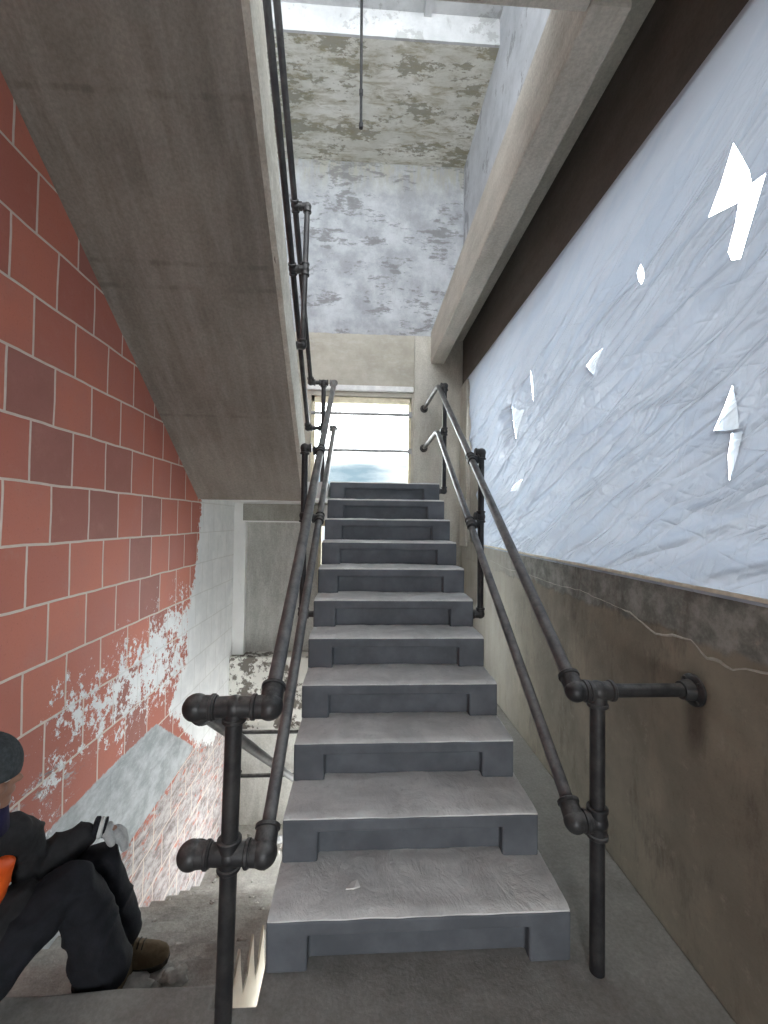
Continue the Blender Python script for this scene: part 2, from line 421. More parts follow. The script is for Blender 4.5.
M['rubble'] = plain('rubble_grey', (.52, .505, .47), (.33, .32, .29), .95, 14, .6)
M['outer'] = plain('exterior_ground', (.46, .46, .44), (.40, .40, .385), .95, .3, .1)

# ------------------------------------------------------------------ room shell
def sdf_poly(P, poly):
    """signed distance (inside positive) of points P (n,2) to polygon"""
    poly = np.array(poly, float); n = len(poly)
    d = np.full(len(P), 1e9); ins = np.zeros(len(P), bool)
    for i in range(n):
        a, b = poly[i], poly[(i + 1) % n]
        ab = b - a; t = np.clip(((P - a) @ ab) / (ab @ ab), 0, 1)
        d = np.minimum(d, np.linalg.norm(P - (a + t[:, None] * ab), axis=1))
        c = ((a[1] > P[:, 1]) != (b[1] > P[:, 1])) & (P[:, 0] < (b[0] - a[0]) * (P[:, 1] - a[1]) / (b[1] - a[1] + 1e-12) + a[0])
        ins ^= c
    return np.where(ins, d, -d)

def tiled_wall():
    ys = np.unique(np.concatenate([np.arange(-2.0, 1.6, .3), np.arange(1.6, 5.56, .035), [5.75]]))
    zs = np.unique(np.concatenate([np.arange(-2.6, -2.1, .25), np.arange(-2.1, 2.2, .035), np.arange(2.2, 4.25, .3), [4.25]]))
    bm = bmesh.new()
    vs = [[bm.verts.new((XL, y, z)) for z in zs] for y in ys]
    for i in range(len(ys) - 1):
        for k in range(len(zs) - 1):
            bm.faces.new((vs[i][k], vs[i+1][k], vs[i+1][k+1], vs[i][k+1]))
    # back and rim, so that the wall is solid
    back = [bm.verts.new((XL - .3, y, z)) for y, z in ((ys[0], zs[0]), (ys[-1], zs[0]), (ys[-1], zs[-1]), (ys[0], zs[-1]))]
    bm.faces.new(back)
    rim = [[vs[i][0] for i in range(len(ys))], vs[-1], [vs[i][-1] for i in range(len(ys))][::-1], vs[0][::-1]]
    for q in range(4):
        bm.faces.new(rim[q] + [back[(q + 1) % 4], back[q]])
    o = struct('wall_left', bm, M['tiles'])
    me = o.data
    co = np.empty(len(me.vertices) * 3); me.vertices.foreach_get('co', co); co = co.reshape(-1, 3)
    P = co[:, 1:3]
    white = sdf_poly(P, [(4.42, 2.2), (5.9, 2.2), (5.9, -.3), (5.4, -.53), (4.85, -.80), (4.27, -.47), (3.72, .10), (4.06, .34), (4.10, .81), (4.19, 1.02), (4.30, 1.3), (4.33, 1.59)])
    flake = sdf_poly(P, [(4.2, 1.0), (3.7, .95), (3.2, .86), (2.7, .80), (2.40, .82), (2.3, .70), (2.34, .50), (2.15, .39), (2.21, .06), (2.31, .07), (2.55, .26), (3.0, .19), (3.58, .14), (4.25, .16)])
    band = sdf_poly(P, [(1.2, .06), (2.1, .06), (3.52, .06), (4.35, -.56), (3.1, -.61), (2.67, -.58), (1.2, -.6)])
    # the strip follows the slope of the flight
    band = sdf_poly(P, [(1.9, -.06), (2.23, .06), (2.9, .07), (3.52, .06), (4.35, -.56), (3.1, -.61), (2.67, -.58), (1.9, -.6)])
    scr = sdf_poly(P, [(4.35, -.50), (5.15, -.32), (5.6, -.7), (5.6, -2.3), (4.3, -2.3), (3.49, -1.4), (2.0, -.9), (2.0, -.55), (3.1, -.61)])
    paint = np.clip(.5 + white * 5.0, -.1, 1.3)
    paint = np.maximum(paint, np.clip(.385 + flake * 1.0 + .10 * np.clip((P[:, 0] - 3.3), -1, 1), -.5, .56))
    paint = np.where(flake < -.3, np.minimum(paint, np.clip(.5 + white * 5, -.5, 1.3)), paint)
    bnd = np.clip(.5 + band * 6, 0, 1)
    sr = np.clip(.55 + scr * 3, -.6, .9)
    sr = np.maximum(sr, np.clip(.35 + sdf_poly(P, [(1.6, .4), (2.7, .45), (2.6, .05), (1.6, .1)]) * 1.5, -.6, .55))
    for nm, arr in (('paint', paint), ('band', bnd), ('scratch', sr)):
        at = me.attributes.new(nm, 'FLOAT', 'POINT')
        at.data.foreach_set('value', arr.astype(np.float32))
    return o
tiled_wall()
struct('wall_upper_left', boxes((XL - .3, XL, -2.0, YB + .25, 4.25, 7.0)), M['bluewall'])

# floor of the lower landing and beside the flight
bm = bmesh.new()
fl = [(XL, -2), (XR, -2), (XR, YB), (SL - .02, YB), (SL - .02, 1.545), (-.5, 1.545), (-.5, 1.62), (-.82, 1.625), (-1.1, 1.612), (XL, 1.622)]
fa_ = [bm.verts.new((x, y, -.22)) for x, y in fl]; fb_ = [bm.verts.new((x, y, 0)) for x, y in fl]
bm.faces.new(fa_[::-1]); bm.faces.new(fb_)
for i in range(len(fl)): bm.faces.new((fa_[i], fa_[(i+1) % len(fl)], fb_[(i+1) % len(fl)], fb_[i]))
struct('floor', bm, M['floor'], bevel=.010)

# parapet wall with the wide opening above it
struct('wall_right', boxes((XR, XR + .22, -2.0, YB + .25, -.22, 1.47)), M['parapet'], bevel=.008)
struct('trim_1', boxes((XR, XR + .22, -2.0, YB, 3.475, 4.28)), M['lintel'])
bm = boxes((XR, XR + .22, 5.12, YB + .25, 1.47, 3.475), (XR - .03, XR + .02, 5.14, YB, 1.40, 3.475))
struct('trim_2', bm, M['column'], bevel=.01)
struct('trim_3', boxes((XR, XR + .22, -2.0, -1.2, 1.47, 3.475)), M['column'])
# upper storey of the right wall: solid at the far end, unseen gap near the camera added for daylight
struct('wall_upper_right', boxes((XR, XR + .22, 2.6, YB + .25, 4.28, 7.0), (XR, XR + .22, -2.0, 2.6, 4.28, 5.75)), M['bluewall'])
# ledge beam along the right wall, with the slab that ties it to the wall
struct('beam', boxes((.885, 1.06, 1.60, YB, 3.77, 4.2), (1.06, XR, -2.0, YB, 4.08, 4.28)), M['beam'], bevel=.012)

# end wall, window hole X -.66..-.64, Z 2.13..3.33
WX0, WX1, WZ0, WZ1 = -.665, .640, 2.13, 3.325
bm = boxes((XL, WX0, YB, YB + .25, 1.93, WZ1), (WX1, XR, YB, YB + .25, 1.9, WZ1), (XL, XR, YB, YB + .25, WZ1, 7.0), (WX0, WX1, YB, YB + .25, 1.9, WZ0))
struct('wall_back', bm, M['endwall'])
struct('trim_4', boxes((WX1 + .03, XR, YB - .035, YB, 0, 4.13)), M['column'], bevel=.01)     # pier beside the window
struct('trim_5', boxes((WX0 - .05, WX1 + .02, YB - .055, YB, 3.385, 3.455)), M['cap'], bevel=.012)        # white ledge above the window
# lower end wall under the landing: white surround, raw panel, ledge, peeling dado
bm = boxes((XL, -1.465, YB, YB + .25, -.02, 1.93), (-1.465, -.55, YB, YB + .25, 1.67, 1.93), (-.55, XR, YB, YB + .25, 1.70, 1.93), (.64, XR, YB, YB + .25, -.02, 1.70), (-.55, .64, YB, YB + .25, -.02, .15))
struct('wall_lower_back', bm, M['whitewash'], bevel=.006)
struct('trim_6', boxes((-1.465, -.55, YB + .09, YB + .25, 0.0, 1.67)), M['panel'])
struct('trim_7', boxes((-1.50, -.50, YB - .02, YB, 1.69, 1.905)), M['back'], bevel=.006)
struct('trim_8', boxes((XL, SL - .03, YB - .10, YB + .25, -.90, -.01)), M['peelwhite'], bevel=.012)
struct('trim_9', boxes((XL, SL - .03, YB - .06, YB + .25, -2.4, -.90)), M['panel'])
# fascia of the floor slab towards the stairwell and the slab of the lowest landing
struct('sky_block_lower_front', boxes((XL, XR, .7, .9, -2.6, -.22)), M['whitewash'])  # unseen wall added to block sky light below the landing
struct('trim_10', boxes((SL - .02, SL + .16, 1.56, YB, -.90, -.22), (XR, XR + .22, -2.0, YB, -2.05, -.22)), M['whitewash'])  # fascia drop and added outer wall hold back sky light; gap below admits daylight
struct('floor_lower', boxes((XL, SL + .1, 4.32, YB, -2.3, -2.09), (XL, SL + .1, 1.0, 4.32, -2.6, -2.4)), M['worn'])

# half landing at the top of the flight and the landing overhead
struct('floor_upper', boxes((XL, SL - .02, 4.30, YB, 1.925, STAIR_TOP - .001), (SL - .02, SR, 4.62, YB, 1.925, STAIR_TOP - .001)), M['whitewash'])
struct('ceiling_landing', boxes((-.45, .885, 1.48, 1.635, 3.775, 4.28), (XL, 1.06, -2.0, 1.48, 3.95, 4.28)), M['beam'], bevel=.01)
# ceilings of the upper storey
struct('ceiling', boxes((XL, XR, 4.06, YB + .1, 6.43, 6.90)), M['ceil_stain'])
struct('trim_11', boxes((XL, XR, 4.035, 4.06, 6.43, 6.72)), M['ceil_white'])
struct('ceiling_upper', boxes((XL, XR, -2.0, 4.06, 6.70, 6.9), (.55, .62, 2.0, 4.035, 6.66, 6.70)), M['ceil_white'])
# wall behind the camera, with an unseen doorway added to let daylight in
struct('wall_front', boxes((XL, -.3, -2.2, -2.0, -.22, 4.3), (.5, XR, -2.2, -2.0, -.22, 4.3), (-.3, .5, -2.2, -2.0, 2.05, 4.3)), M['back'])

# window: cream frame, two bars, glass
win = thing('window_1', None, None, (0, YB, WZ0)); win['kind'] = 'structure'
bm = boxes((WX0, WX0 + .045, YB + .03, YB + .12, WZ0, WZ1), (WX1 - .03, WX1, YB + .03, YB + .12, WZ0, WZ1), (WX0, WX1, YB + .03, YB + .12, WZ1 - .075, WZ1), (WX0, WX1, YB + .03, YB + .12, WZ0, WZ0 + .03))
obj('window_frame', bm, M['frame'], win, bevel=.005)
for z in (3.10, 2.62):
    bm = bmesh.new(); tube(bm, [(WX0 - .05, YB + .02, z), (WX1 + .0, YB + .02, z)], .021, 12)
    box(bm, WX1 - .035, WX1 + .01, YB - .005, YB + .05, z - .035, z + .035)
    obj('window_bar', bm, M['galv'], win, smooth=True, auto=.6)
win2 = thing('window_2', None, None, (0, YB, .15)); win2['kind'] = 'structure'  # mostly hidden window, only hinted at, added to bring daylight under the landing
obj('window_frame', boxes((-.55, -.51, YB + .03, YB + .12, .15, 1.70), (.60, .64, YB + .03, YB + .12, .15, 1.70), (-.55, .64, YB + .03, YB + .12, 1.63, 1.70), (-.55, .64, YB + .03, YB + .12, .15, .19)), M['frame'], win2, bevel=.005)
obj('window_pane', boxes((-.52, .61, YB + .075, YB + .081, .17, 1.66)), M['glass'], win2)
obj('window_pane', boxes((WX0 + .02, WX1 - .02, YB + .075, YB + .081, WZ0 + .01, WZ1 - .05)), M['glass'], win)

# ------------------------------------------------------------------ middle flight
def step_bm(w0, w1, yf, zt, deep, pier_l=.155, pier_r=.165, lip=.058, rec=.055):
    bm = bmesh.new()
    xs = (w0, w0 + pier_l, w1 - pier_r, w1); z0, zc, z1 = zt - RISE, zt - lip, zt
    ya, yb, yc = yf, yf + rec, yf + deep
    V = {}
    def v(x, y, z):
        k = (round(x, 5), round(y, 5), round(z, 5))
        if k not in V: V[k] = bm.verts.new(k)
        return V[k]
    def F(*p): bm.faces.new([v(*q) for q in p])
    a, b, c, d = xs
    F((a,ya,z0),(b,ya,z0),(b,ya,zc),(a,ya,zc)); F((c,ya,z0),(d,ya,z0),(d,ya,zc),(c,ya,zc))
    for x0, x1 in ((a,b),(b,c),(c,d)):
        F((x0,ya,zc),(x1,ya,zc),(x1,ya,z1),(x0,ya,z1)); F((x0,ya,z1),(x1,ya,z1),(x1,yc,z1),(x0,yc,z1))
    F((b,yb,z0),(c,yb,z0),(c,yb,zc),(b,yb,zc))
    F((b,ya,z0),(b,yb,z0),(b,yb,zc),(b,ya,zc)); F((c,ya,z0),(c,ya,zc),(c,yb,zc),(c,yb,z0)); F((b,ya,zc),(b,yb,zc),(c,yb,zc),(c,ya,zc))
    F((a,ya,z0),(a,ya,zc),(a,ya,z1),(a,yc,z1),(a,yc,z0)); F((d,ya,z0),(d,yc,z0),(d,yc,z1),(d,ya,z1),(d,ya,zc))
    F((a,yc,z0),(a,yc,z1),(b,yc,z1),(c,yc,z1),(d,yc,z1),(d,yc,z0))
    F((a,ya,z0),(a,yc,z0),(d,yc,z0),(d,ya,z0),(c,ya,z0),(c,yb,z0),(b,yb,z0),(b,ya,z0))
    return bm

def skin_top(x0, x1, y0, y1, z, seed, amp=.004, nx=64, ny=14, thick=.012, worn=0.0):
    """an uneven layer lying on a tread: closed thin slab with a rumpled top"""
    bm = bmesh.new()
    top = []
    for i in range(nx + 1):
        row = []
        for k in range(ny + 1):
            x = lerp(x0, x1, i / nx); y = lerp(y0, y1, k / ny)
            p = Vector((x * 3.2 + seed * 7.3, y * 5.5, seed * 1.7))
            h = amp * (noise.noise(p) + .7 * abs(noise.noise(p * 2.3)) + .4 * noise.noise(p * 6))
            edge = min(i, nx - i, 2) / 2 * 1.0
            if k == 0:
                y += .004 * noise.noise(Vector((x * 9, seed, 0))); h -= (.0075 if worn < .01 else .008) + worn * max(0, noise.noise(Vector((x * 7, seed, 5))))
            if edge < .6: h -= .0015
            row.append(bm.verts.new((x, y, z + h)))
        top.append(row)
    for i in range(nx):
        for k in range(ny):
            bm.faces.new((top[i][k], top[i+1][k], top[i+1][k+1], top[i][k+1]))
    loop = [top[i][0] for i in range(nx + 1)] + top[nx][1:] + [top[i][ny] for i in range(nx - 1, -1, -1)] + [top[0][k] for k in range(ny - 1, 0, -1)]
    low = [bm.verts.new((q.co.x, q.co.y, z - thick)) for q in loop]
    n = len(loop)
    for i in range(n): bm.faces.new((loop[i], low[i], low[(i+1) % n], loop[(i+1) % n]))
    bm.faces.new(low[::-1])
    return bm

flight = thing('staircase', 'dark grey staircase with dusty treads rising to the bright window', 'staircase', (.24, Y0, 0))
for i in range(11):
    yf, zt = Y0 + i * RUN, RISE * (i + 1)
    deep = .30 if i < 10 else .30
    x0, x1 = SL - (.012, .004)[i] if i < 2 else SL, SR + (.032, .016)[i] if i < 2 else SR
    s = obj('step', step_bm(x0, x1, yf, zt, deep), M['riser'], flight, bevel=.011, seg=3)
    t = obj('tread', skin_top(x0 + .004, x1 - .004, yf + .003, yf + RUN + .055, zt + .010, i, .0060, worn=.0008), M['tread'], s, smooth=True, auto=.9)
bm = bmesh.new()
prism_x(bm, [(Y0 + .095, .002), (4.35, 1.842), (4.35, 1.72), (Y0 + .32 + .1, .002)], SL + .02, SR - .02)
obj('waist_slab', bm, M['riser'], flight)

# ------------------------------------------------------------------ descending flight along the tiled wall
down = thing('staircase', 'worn concrete stairs going down beside the red tile wall', 'staircase', (-1.05, 1.62, -.19))
for i in range(1, 11):
    ya = 1.62 + RUN * (i - 1); z = -RISE * i
    bm = boxes((XL, -.5, ya, ya + RUN + .02, z - .24, z - .006))
    s = obj('step', bm, M['worn'], down)
    obj('tread', skin_top(XL + .002, -.502, ya - .004, ya + RUN + .004, z, 20 + i, amp=.010, nx=48, ny=10, thick=.05, worn=.02), M['worn'], s, smooth=True, auto=.9)
# white-painted face of the string, its top edge ragged
pts = [(1.66, -.60), (1.70, -.27), (1.77, -.22), (1.835, -.19), (1.905, -.155), (1.915, -.25), (1.955, -.40), (2.04, -.40), (2.10, -.35), (2.145, -.32), (2.155, -.43), (2.185, -.58), (2.27, -.58), (2.33, -.53), (2.375, -.49), (2.385, -.62),
       (2.42, -.78), (2.50, -.75), (2.60, -.66), (2.62, -.85), (2.66, -.98), (2.84, -.86), (2.87, -1.1), (4.2, -2.0), (4.2, -2.25), (3.0, -1.6)]
bm = bmesh.new(); prism_x(bm, pts, -.505, -.494)
obj('painted_string_face', bm, M['whitepaint'], down)['label'] = 'white painted stair string with ragged top edge'

# ------------------------------------------------------------------ upper flight overhead
upper = thing('staircase', 'concrete stair flight overhead, seen from below with its smooth soffit', 'staircase', (-1.05, 4.26, 1.92))
def soff_z(y): return 1.925 + .742 * (4.26 - y)
def edge_x(y): return lerp(-.575, -.500, (4.26 - y) / 2.6)
bm = bmesh.new()
ny, nx = 60, 24
g0 = []
for i in range(ny + 1):
    y = lerp(4.30, 1.50, i / ny); row = []
    for k in range(nx + 1):
        x = lerp(XL, edge_x(y), k / nx)
        z = soff_z(y) + .004 * noise.noise(Vector((x * 2, y * 2, 1))) + (.004 if (i % 18) == 9 else 0)
        row.append(bm.verts.new((x, y, z)))
    g0.append(row)
for i in range(ny):
    for k in range(nx): bm.faces.new((g0[i][k], g0[i][k+1], g0[i+1][k+1], g0[i+1][k]))
loop = [r[0] for r in g0] + g0[-1][1:] + [r[-1] for r in g0[::-1]][1:] + g0[0][::-1][1:-1]
up_ = [bm.verts.new((q.co.x, q.co.y, soff_z(q.co.y) + .22)) for q in loop]
n = len(loop)
for i in range(n): bm.faces.new((loop[i], up_[i], up_[(i+1) % n], loop[(i+1) % n]))
bm.faces.new(up_)
obj('soffit_slab', bm, M['soffit'], upper, smooth=True, auto=.5)
bm = bmesh.new()
rows = []
for i in range(91):
    y = lerp(4.30, 1.50, i / 90)
    w = .010 * noise.noise(Vector((y * 5, 3, 0))) + .008 * noise.noise(Vector((y * 17, 9, 0)))
    x1 = edge_x(y) + .004
    z0 = soff_z(y) + .5 * w - .004
    rows.append([bm.verts.new(p) for p in ((x1 - .02, y, z0), (x1 + .014 + .4 * w, y, z0 + .004), (x1 + .022 + w, y, z0 + .05), (x1 + .024 + .6 * w, y, z0 + .37), (x1 - .02, y, z0 + .37))])
for a, b in zip(rows, rows[1:]):
    for k in range(5): bm.faces.new((a[k], a[(k+1) % 5], b[(k+1) % 5], b[k]))
bm.faces.new(rows[0]); bm.faces.new(rows[-1][::-1])
obj('edge_string', bm, M['edge'], upper, smooth=True, auto=.6)['label'] = 'pale rough plastered edge of the flight'

# ------------------------------------------------------------------ pipe railings
R_POST, R_RAIL = .0275, .0255
def pipe(name, pts, parent, r=R_RAIL, mat=None):
    bm = bmesh.new(); tube(bm, pts, r, 20)
    return obj(name, bm, mat or M['rail'], parent, smooth=True, auto=.8)

def bend(a, b, c, r=.07, n=7):
    """points rounding the corner b between a and c"""
    a, b, c = Vector(a), Vector(b), Vector(c)
    p = b + (a - b).normalized() * r; q = b + (c - b).normalized() * r
    out = [p]
    for i in range(1, n):
        t = i / n
        out.append((1-t)**2 * p + 2*t*(1-t) * b + t*t * q)
    return out + [q]

def fitting(parent, c, dirs, r=.037, L=.062, mat=None, knob=.0, bead=.0035):
    bm = bmesh.new(); c = Vector(c)
    ball(bm, c, r + .003 + knob)
    for d in dirs:
        l = L
        if len(d) == 4: l = d[3]; d = d[:3]
        lathe(bm, c, d, [(0, r), (l - .016, r - .002), (l - .013, r + bead), (l - .003, r + bead), (l, r + bead - .003), (l, R_RAIL - .002)], 22)
    return obj('fitting', bm, mat or M['pipe'], parent, smooth=True, auto=.5)

def flange(parent, c, axis, r=.058):
    bm = bmesh.new()
    lathe(bm, c, axis, [(0, r), (.008, r), (.012, r - .006), (.016, .040), (.05, .036), (.054, .034), (.054, .02)], 26)
    for k in range(4):
        _, a, b = frame_of(axis)
        p = Vector(c) + (a * math.cos(k * math.pi / 2 + .7) + b * math.sin(k * math.pi / 2 + .7)) * (r - .012)
        lathe(bm, p, axis, [(0, .008), (.016, .008), (.018, .006), (.018, .001)], 6)
    return obj('flange', bm, M['pipe'], parent, smooth=True, auto=.5)

UP = (0, 0, 1); DN = (0, 0, -1); LX = (-1, 0, 0); RX = (1, 0, 0)
# --- right-hand railing of the middle flight
rr = thing('pipe_railing', 'iron pipe railing bolted to the parapet wall right of the dark stairs', 'railing', (.92, 1.605, 0))
px, rx, y1 = .92, .833, 1.605
top0, low0 = 1.057, .563
def rz(y, z0): return z0 + .7135 * (y - y1)
dirU = Vector((0, 1, .7135)).normalized()
yt, yl = 4.64, 4.66
T1 = (rx, yt, rz(yt, top0) - .005); L1 = (rx, yl, rz(yl, low0) - .03)
TF = (.800, YB - .035, 3.172); LF = (.800, YB - .035, 2.655)
pipe('post', [(px, y1, .0), (px, y1, top0)], rr, R_POST, M['pipe'])
pipe('top_rail', [(rx, y1, top0)] + bend((rx, y1, top0), T1, TF, .10) + [TF], rr)
pipe('lower_rail', [(rx, y1, low0)] + bend((rx, y1, low0), L1, LF, .12) + [LF], rr)
pipe('wall_arm', [(px, y1, top0), (XR, y1, top0)], rr, R_RAIL, M['pipe'])
fitting(rr, (rx, y1, top0), [tuple(dirU) + (.075,), (1, 0, 0, .045)], .038)
fitting(rr, (px, y1, top0), [(1, 0, 0, .062), (-1, 0, 0, .04), (0, 0, -1, .06)], .036)
fitting(rr, (rx, y1, low0), [tuple(dirU) + (.075,), (1, 0, 0, .045)], .039)
fitting(rr, (px, y1, low0), [(0, 0, 1, .055), (0, 0, -1, .06), (-1, 0, 0, .045)], .036)
flange(rr, (XR, y1, top0), LX, .062)
for c in (TF, LF): flange(rr, (c[0], YB - .035, c[2]), (0, -1, 0), .05)
for ym, zb, far in ((3.22, 1.0, False), (4.69, 2.045, True)):
    zt_, zl_ = rz(ym, top0) + (.03 if not far else -.03), rz(ym, low0) + (.03 if not far else -.05)
    pipe('post', [(px, ym, zb), (px, ym, zt_)], rr, .024, M['pipe'])
    fitting(rr, (px, ym, zt_), [(0, 0, -1, .055), (-1, 0, 0, .05)], .033)
    fitting(rr, (px, ym, zl_), [(0, 0, -1, .045), (0, 0, 1, .045), (-1, 0, 0, .05)], .032)
    if not far:
        for z in (zt_, zl_):
            c = (rx, ym, z - .005)
            fitting(rr, (rx, ym - .03, rz(ym - .03, top0 if z == zt_ else low0)), [tuple(dirU) + (.05,), tuple(-dirU) + (.05,), (1, .3, 0, .06)], .032)
    fitting(rr, (px, ym, zb), [(0, 0, 1, .05), (-1, 0, 0, .06)], .031)
    pipe('side_arm', [(px, ym, zb), (SR - .002, ym, zb)], rr, .024, M['pipe'])

# --- left-hand railing of the middle flight, from the big newel up to the landing
lr = thing('pipe_railing', 'iron pipe railing left of the dark stairs with a tall post in front', 'railing', (-.44, 1.497, 0))
nx_, ny_ = -.432, 1.497
nt, nl = 1.056, .560
lx = -.305
NT = (-.435, 4.72, 3.235); NL = (-.435, 4.72, 2.725)
AX = Vector((-.012, 0, 1))          # the front post leans a little
def lean(z): return (nx_ - .010 + .016 * z, ny_, z)
pipe('post', [lean(0), lean(nt)], lr, .0285, M['pipe'])
ttop = (-.318, 4.70, 3.235); tlow = (-.312, 4.72, 2.725)
pipe('top_rail', [(lx, ny_, nt), ttop], lr, .0268)
pipe('lower_rail', [(lx - .012, ny_, nl), tlow], lr, .0248)
dU1 = (Vector(ttop) - Vector((lx, ny_, nt))).normalized(); dU2 = (Vector(tlow) - Vector((lx, ny_, nl))).normalized()
dD = Vector((0, 1, -.704)).normalized()
fitting(lr, lean(nt), [(1, 0, 0, .075), (-1, 0, 0, .075), (0, 0, -1, .05)], .037)
fitting(lr, (lx, ny_, nt), [tuple(dU1) + (.085,), (-1, 0, 0, .062)], .040, knob=.002)
fitting(lr, lean(nl), [(1, 0, 0, .075), (-1, 0, 0, .075), (0, 0, 1, .055), (0, 0, -1, .05)], .037)
fitting(lr, (lx - .012, ny_, nl), [tuple(dU2) + (.085,), (-1, 0, 0, .062)], .041, knob=.002)
for z in (nt, nl):
    p = lean(z); pipe('cross_arm', [(p[0] - .11, ny_, z), (p[0] + .12, ny_, z)], lr, .026, M['pipe'])
ym = 3.22
def lz(y, a, b): t = (y - ny_) / (b[1] - ny_); return lerp(a, b[2], t)
zt_, zl_ = lz(ym, nt, ttop), lz(ym, nl, tlow)
pipe('post', [(-.43, ym, 1.0), (-.43, ym, zt_ + .04)], lr, .024, M['pipe'])
for z, zz in ((zt_ + .02, zt_), (zl_ + .02, zl_)):
    fitting(lr, (-.43, ym, z), [(0, 0, -1, .05), (1, 0, 0, .05)], .032)
    fitting(lr, (-.312, ym, zz), [tuple(dU1) + (.05,), tuple(-dU1) + (.05,), (-1, 0, 0, .055)], .032)
fitting(lr, (-.43, ym, 1.0), [(0, 0, 1, .05), (1, 0, 0, .05)], .031)
pipe('side_arm', [(-.43, ym, 1.0), (SL + .005, ym, 1.0)], lr, .024, M['pipe'])
pipe('post', [(NT[0], 4.72, STAIR_TOP), NT], lr, .024, M['pipe'])
fitting(lr, NT, [(0, 0, -1, .05), (1, 0, 0, .05), (-1, 0, 0, .05)], .032)
fitting(lr, NL, [(0, 0, -1, .05), (0, 0, 1, .05), (1, 0, 0, .05), (-1, 0, 0, .05)], .032)
for a, e in ((NT, ttop), (NL, tlow)):
    fitting(lr, (e[0], 4.72, e[2]), [(-1, 0, 0, .05)], .034, mat=M['rail'])

# --- railing of the upper flight
ur = thing('pipe_railing', 'black pipe railing high along the edge of the overhead flight', 'railing', (-.59, 4.72, 2.1))
uT, uL = (-.578, 4.72, 3.235), (-.600, 4.72, 2.725)
s_up = .712
def along(p, dy, x1): return (lerp(p[0], x1, dy / 3.1), p[1] - dy, p[2] + s_up * dy)
uTe, uLe = along(uT, 3.1, -.535), along(uL, 3.1, -.530)
pipe('top_rail', [uT, uTe], ur, .0235, M['pipe'])
pipe('lower_rail', [uL, uLe], ur, .0235, M['pipe'])
for p in (uT, uL):
    fitting(ur, p, [(1, 0, 0, .05), tuple((Vector(along(p, 1, p[0] + .1)) - Vector(p)).normalized()) + (.06,)], .033)
    pipe('cross_arm', [p, (NT[0] - .03, 4.72, p[2])], ur, .023, M['pipe'])
dy = 1.36
a, b = along(uT, dy, -.535), along(uL, dy, -.530)
ux = -.462
pipe('post', [(ux - .02, a[1], a[2] - 1.12), (ux, a[1], a[2])], ur, .022, M['pipe'])
fitting(ur, (ux, a[1], a[2]), [(-1, 0, 0, .055), (0, 0, -1, .05)], .030)
fitting(ur, (ux - .008, a[1], b[2]), [(-1, 0, 0, .055), (0, 0, -1, .05), (0, 0, 1, .05)], .030)
for q in (a, b): fitting(ur, q, [(0, 1, -s_up, .045), (0, -1, s_up, .045), (1, 0, 0, .045)], .030)
fitting(ur, (ux - .02, a[1], a[2] - 1.12), [(0, 0, 1, .045), (-1, 0, 0, .05)], .030)
pipe('side_arm', [(ux - .02, a[1], a[2] - 1.12), (edge_x(a[1]) + .02, a[1], a[2] - 1.12)], ur, .022, M['pipe'])

# --- rails going down beside the descending flight
dr = thing('pipe_railing', 'pale worn pipe rails sloping down from the front post to the lowest landing', 'railing', (-.56, 1.497, .5))
for z0, x in ((nt, -.553), (nl, -.560)):
    e = (x, 4.35, z0 - .704 * (4.35 - ny_))
    pipe('handrail', [(x, ny_, z0), e], dr, .0255)
    fitting(dr, (x, ny_, z0), [tuple(dD) + (.085,), (1, 0, 0, .062)], .041, knob=.002)
    fitting(dr, e, [tuple(-dD) + (.06,), (1, 0, 0, .06)], .034)
pipe('post', [(-.48, 4.35, -2.09), (-.48, 4.35, nt - .704 * (4.35 - ny_))], dr, .0255, M['pipe'])
for z0 in (nt, nl):
    z = z0 - .704 * (4.35 - ny_)
    pipe('cross_arm', [(-.555, 4.35, z), (-.48, 4.35, z)], dr, .024, M['pipe'])
    fitting(dr, (-.48, 4.35, z), [(-1, 0, 0, .05), (0, 0, -1, .05)], .033)

# --- two black guard bars at the foot of the end wall
for z, lab in ((-.905, 'upper of two black guard bars along the peeling lower end wall'), (-1.43, 'lower of two black guard bars along the peeling lower end wall')):
    g_ = thing('guard_bar', lab, 'guard bar', (-1.0, YB - .16, z), 'guard bars on the lower end wall')
    pipe('bar', [(-1.56, YB - .16, z), (SL - .03, YB - .16, z)], g_, .022, M['pipe'])
    for x in (-1.45, -.5):
        pipe('bracket', [(x, YB - .16, z), (x, YB - (.10 if z > -.9 else .06), z)], g_, .014, M['pipe'])

# --- thin rod hanging from the slab above
hr = thing('hanging_rod', 'thin dark rod hanging straight down from the stained ceiling', 'rod', (-.06, 3.80, 6.70))
pipe('rod', [(-.062, 3.80, 6.70), (-.05, 3.80, 5.30)], hr, .013, M['pipe'])
for z in (5.62, 5.31):
    bm = bmesh.new(); lathe(bm, (-.05 - .0086 * (z - 5.3), 3.8, z - .03), UP, [(0, .008), (.004, .019), (.05, .019), (.055, .008)], 14)
    obj('coupling', bm, M['pipe'], hr, smooth=True, auto=.6)
bm = bmesh.new(); lathe(bm, (-.062, 3.8, 6.70), DN, [(0, .045), (.01, .045), (.014, .02), (.03, .02), (.03, .01)], 16)
obj('ceiling_plate', bm, M['pipe'], hr, smooth=True, auto=.6)

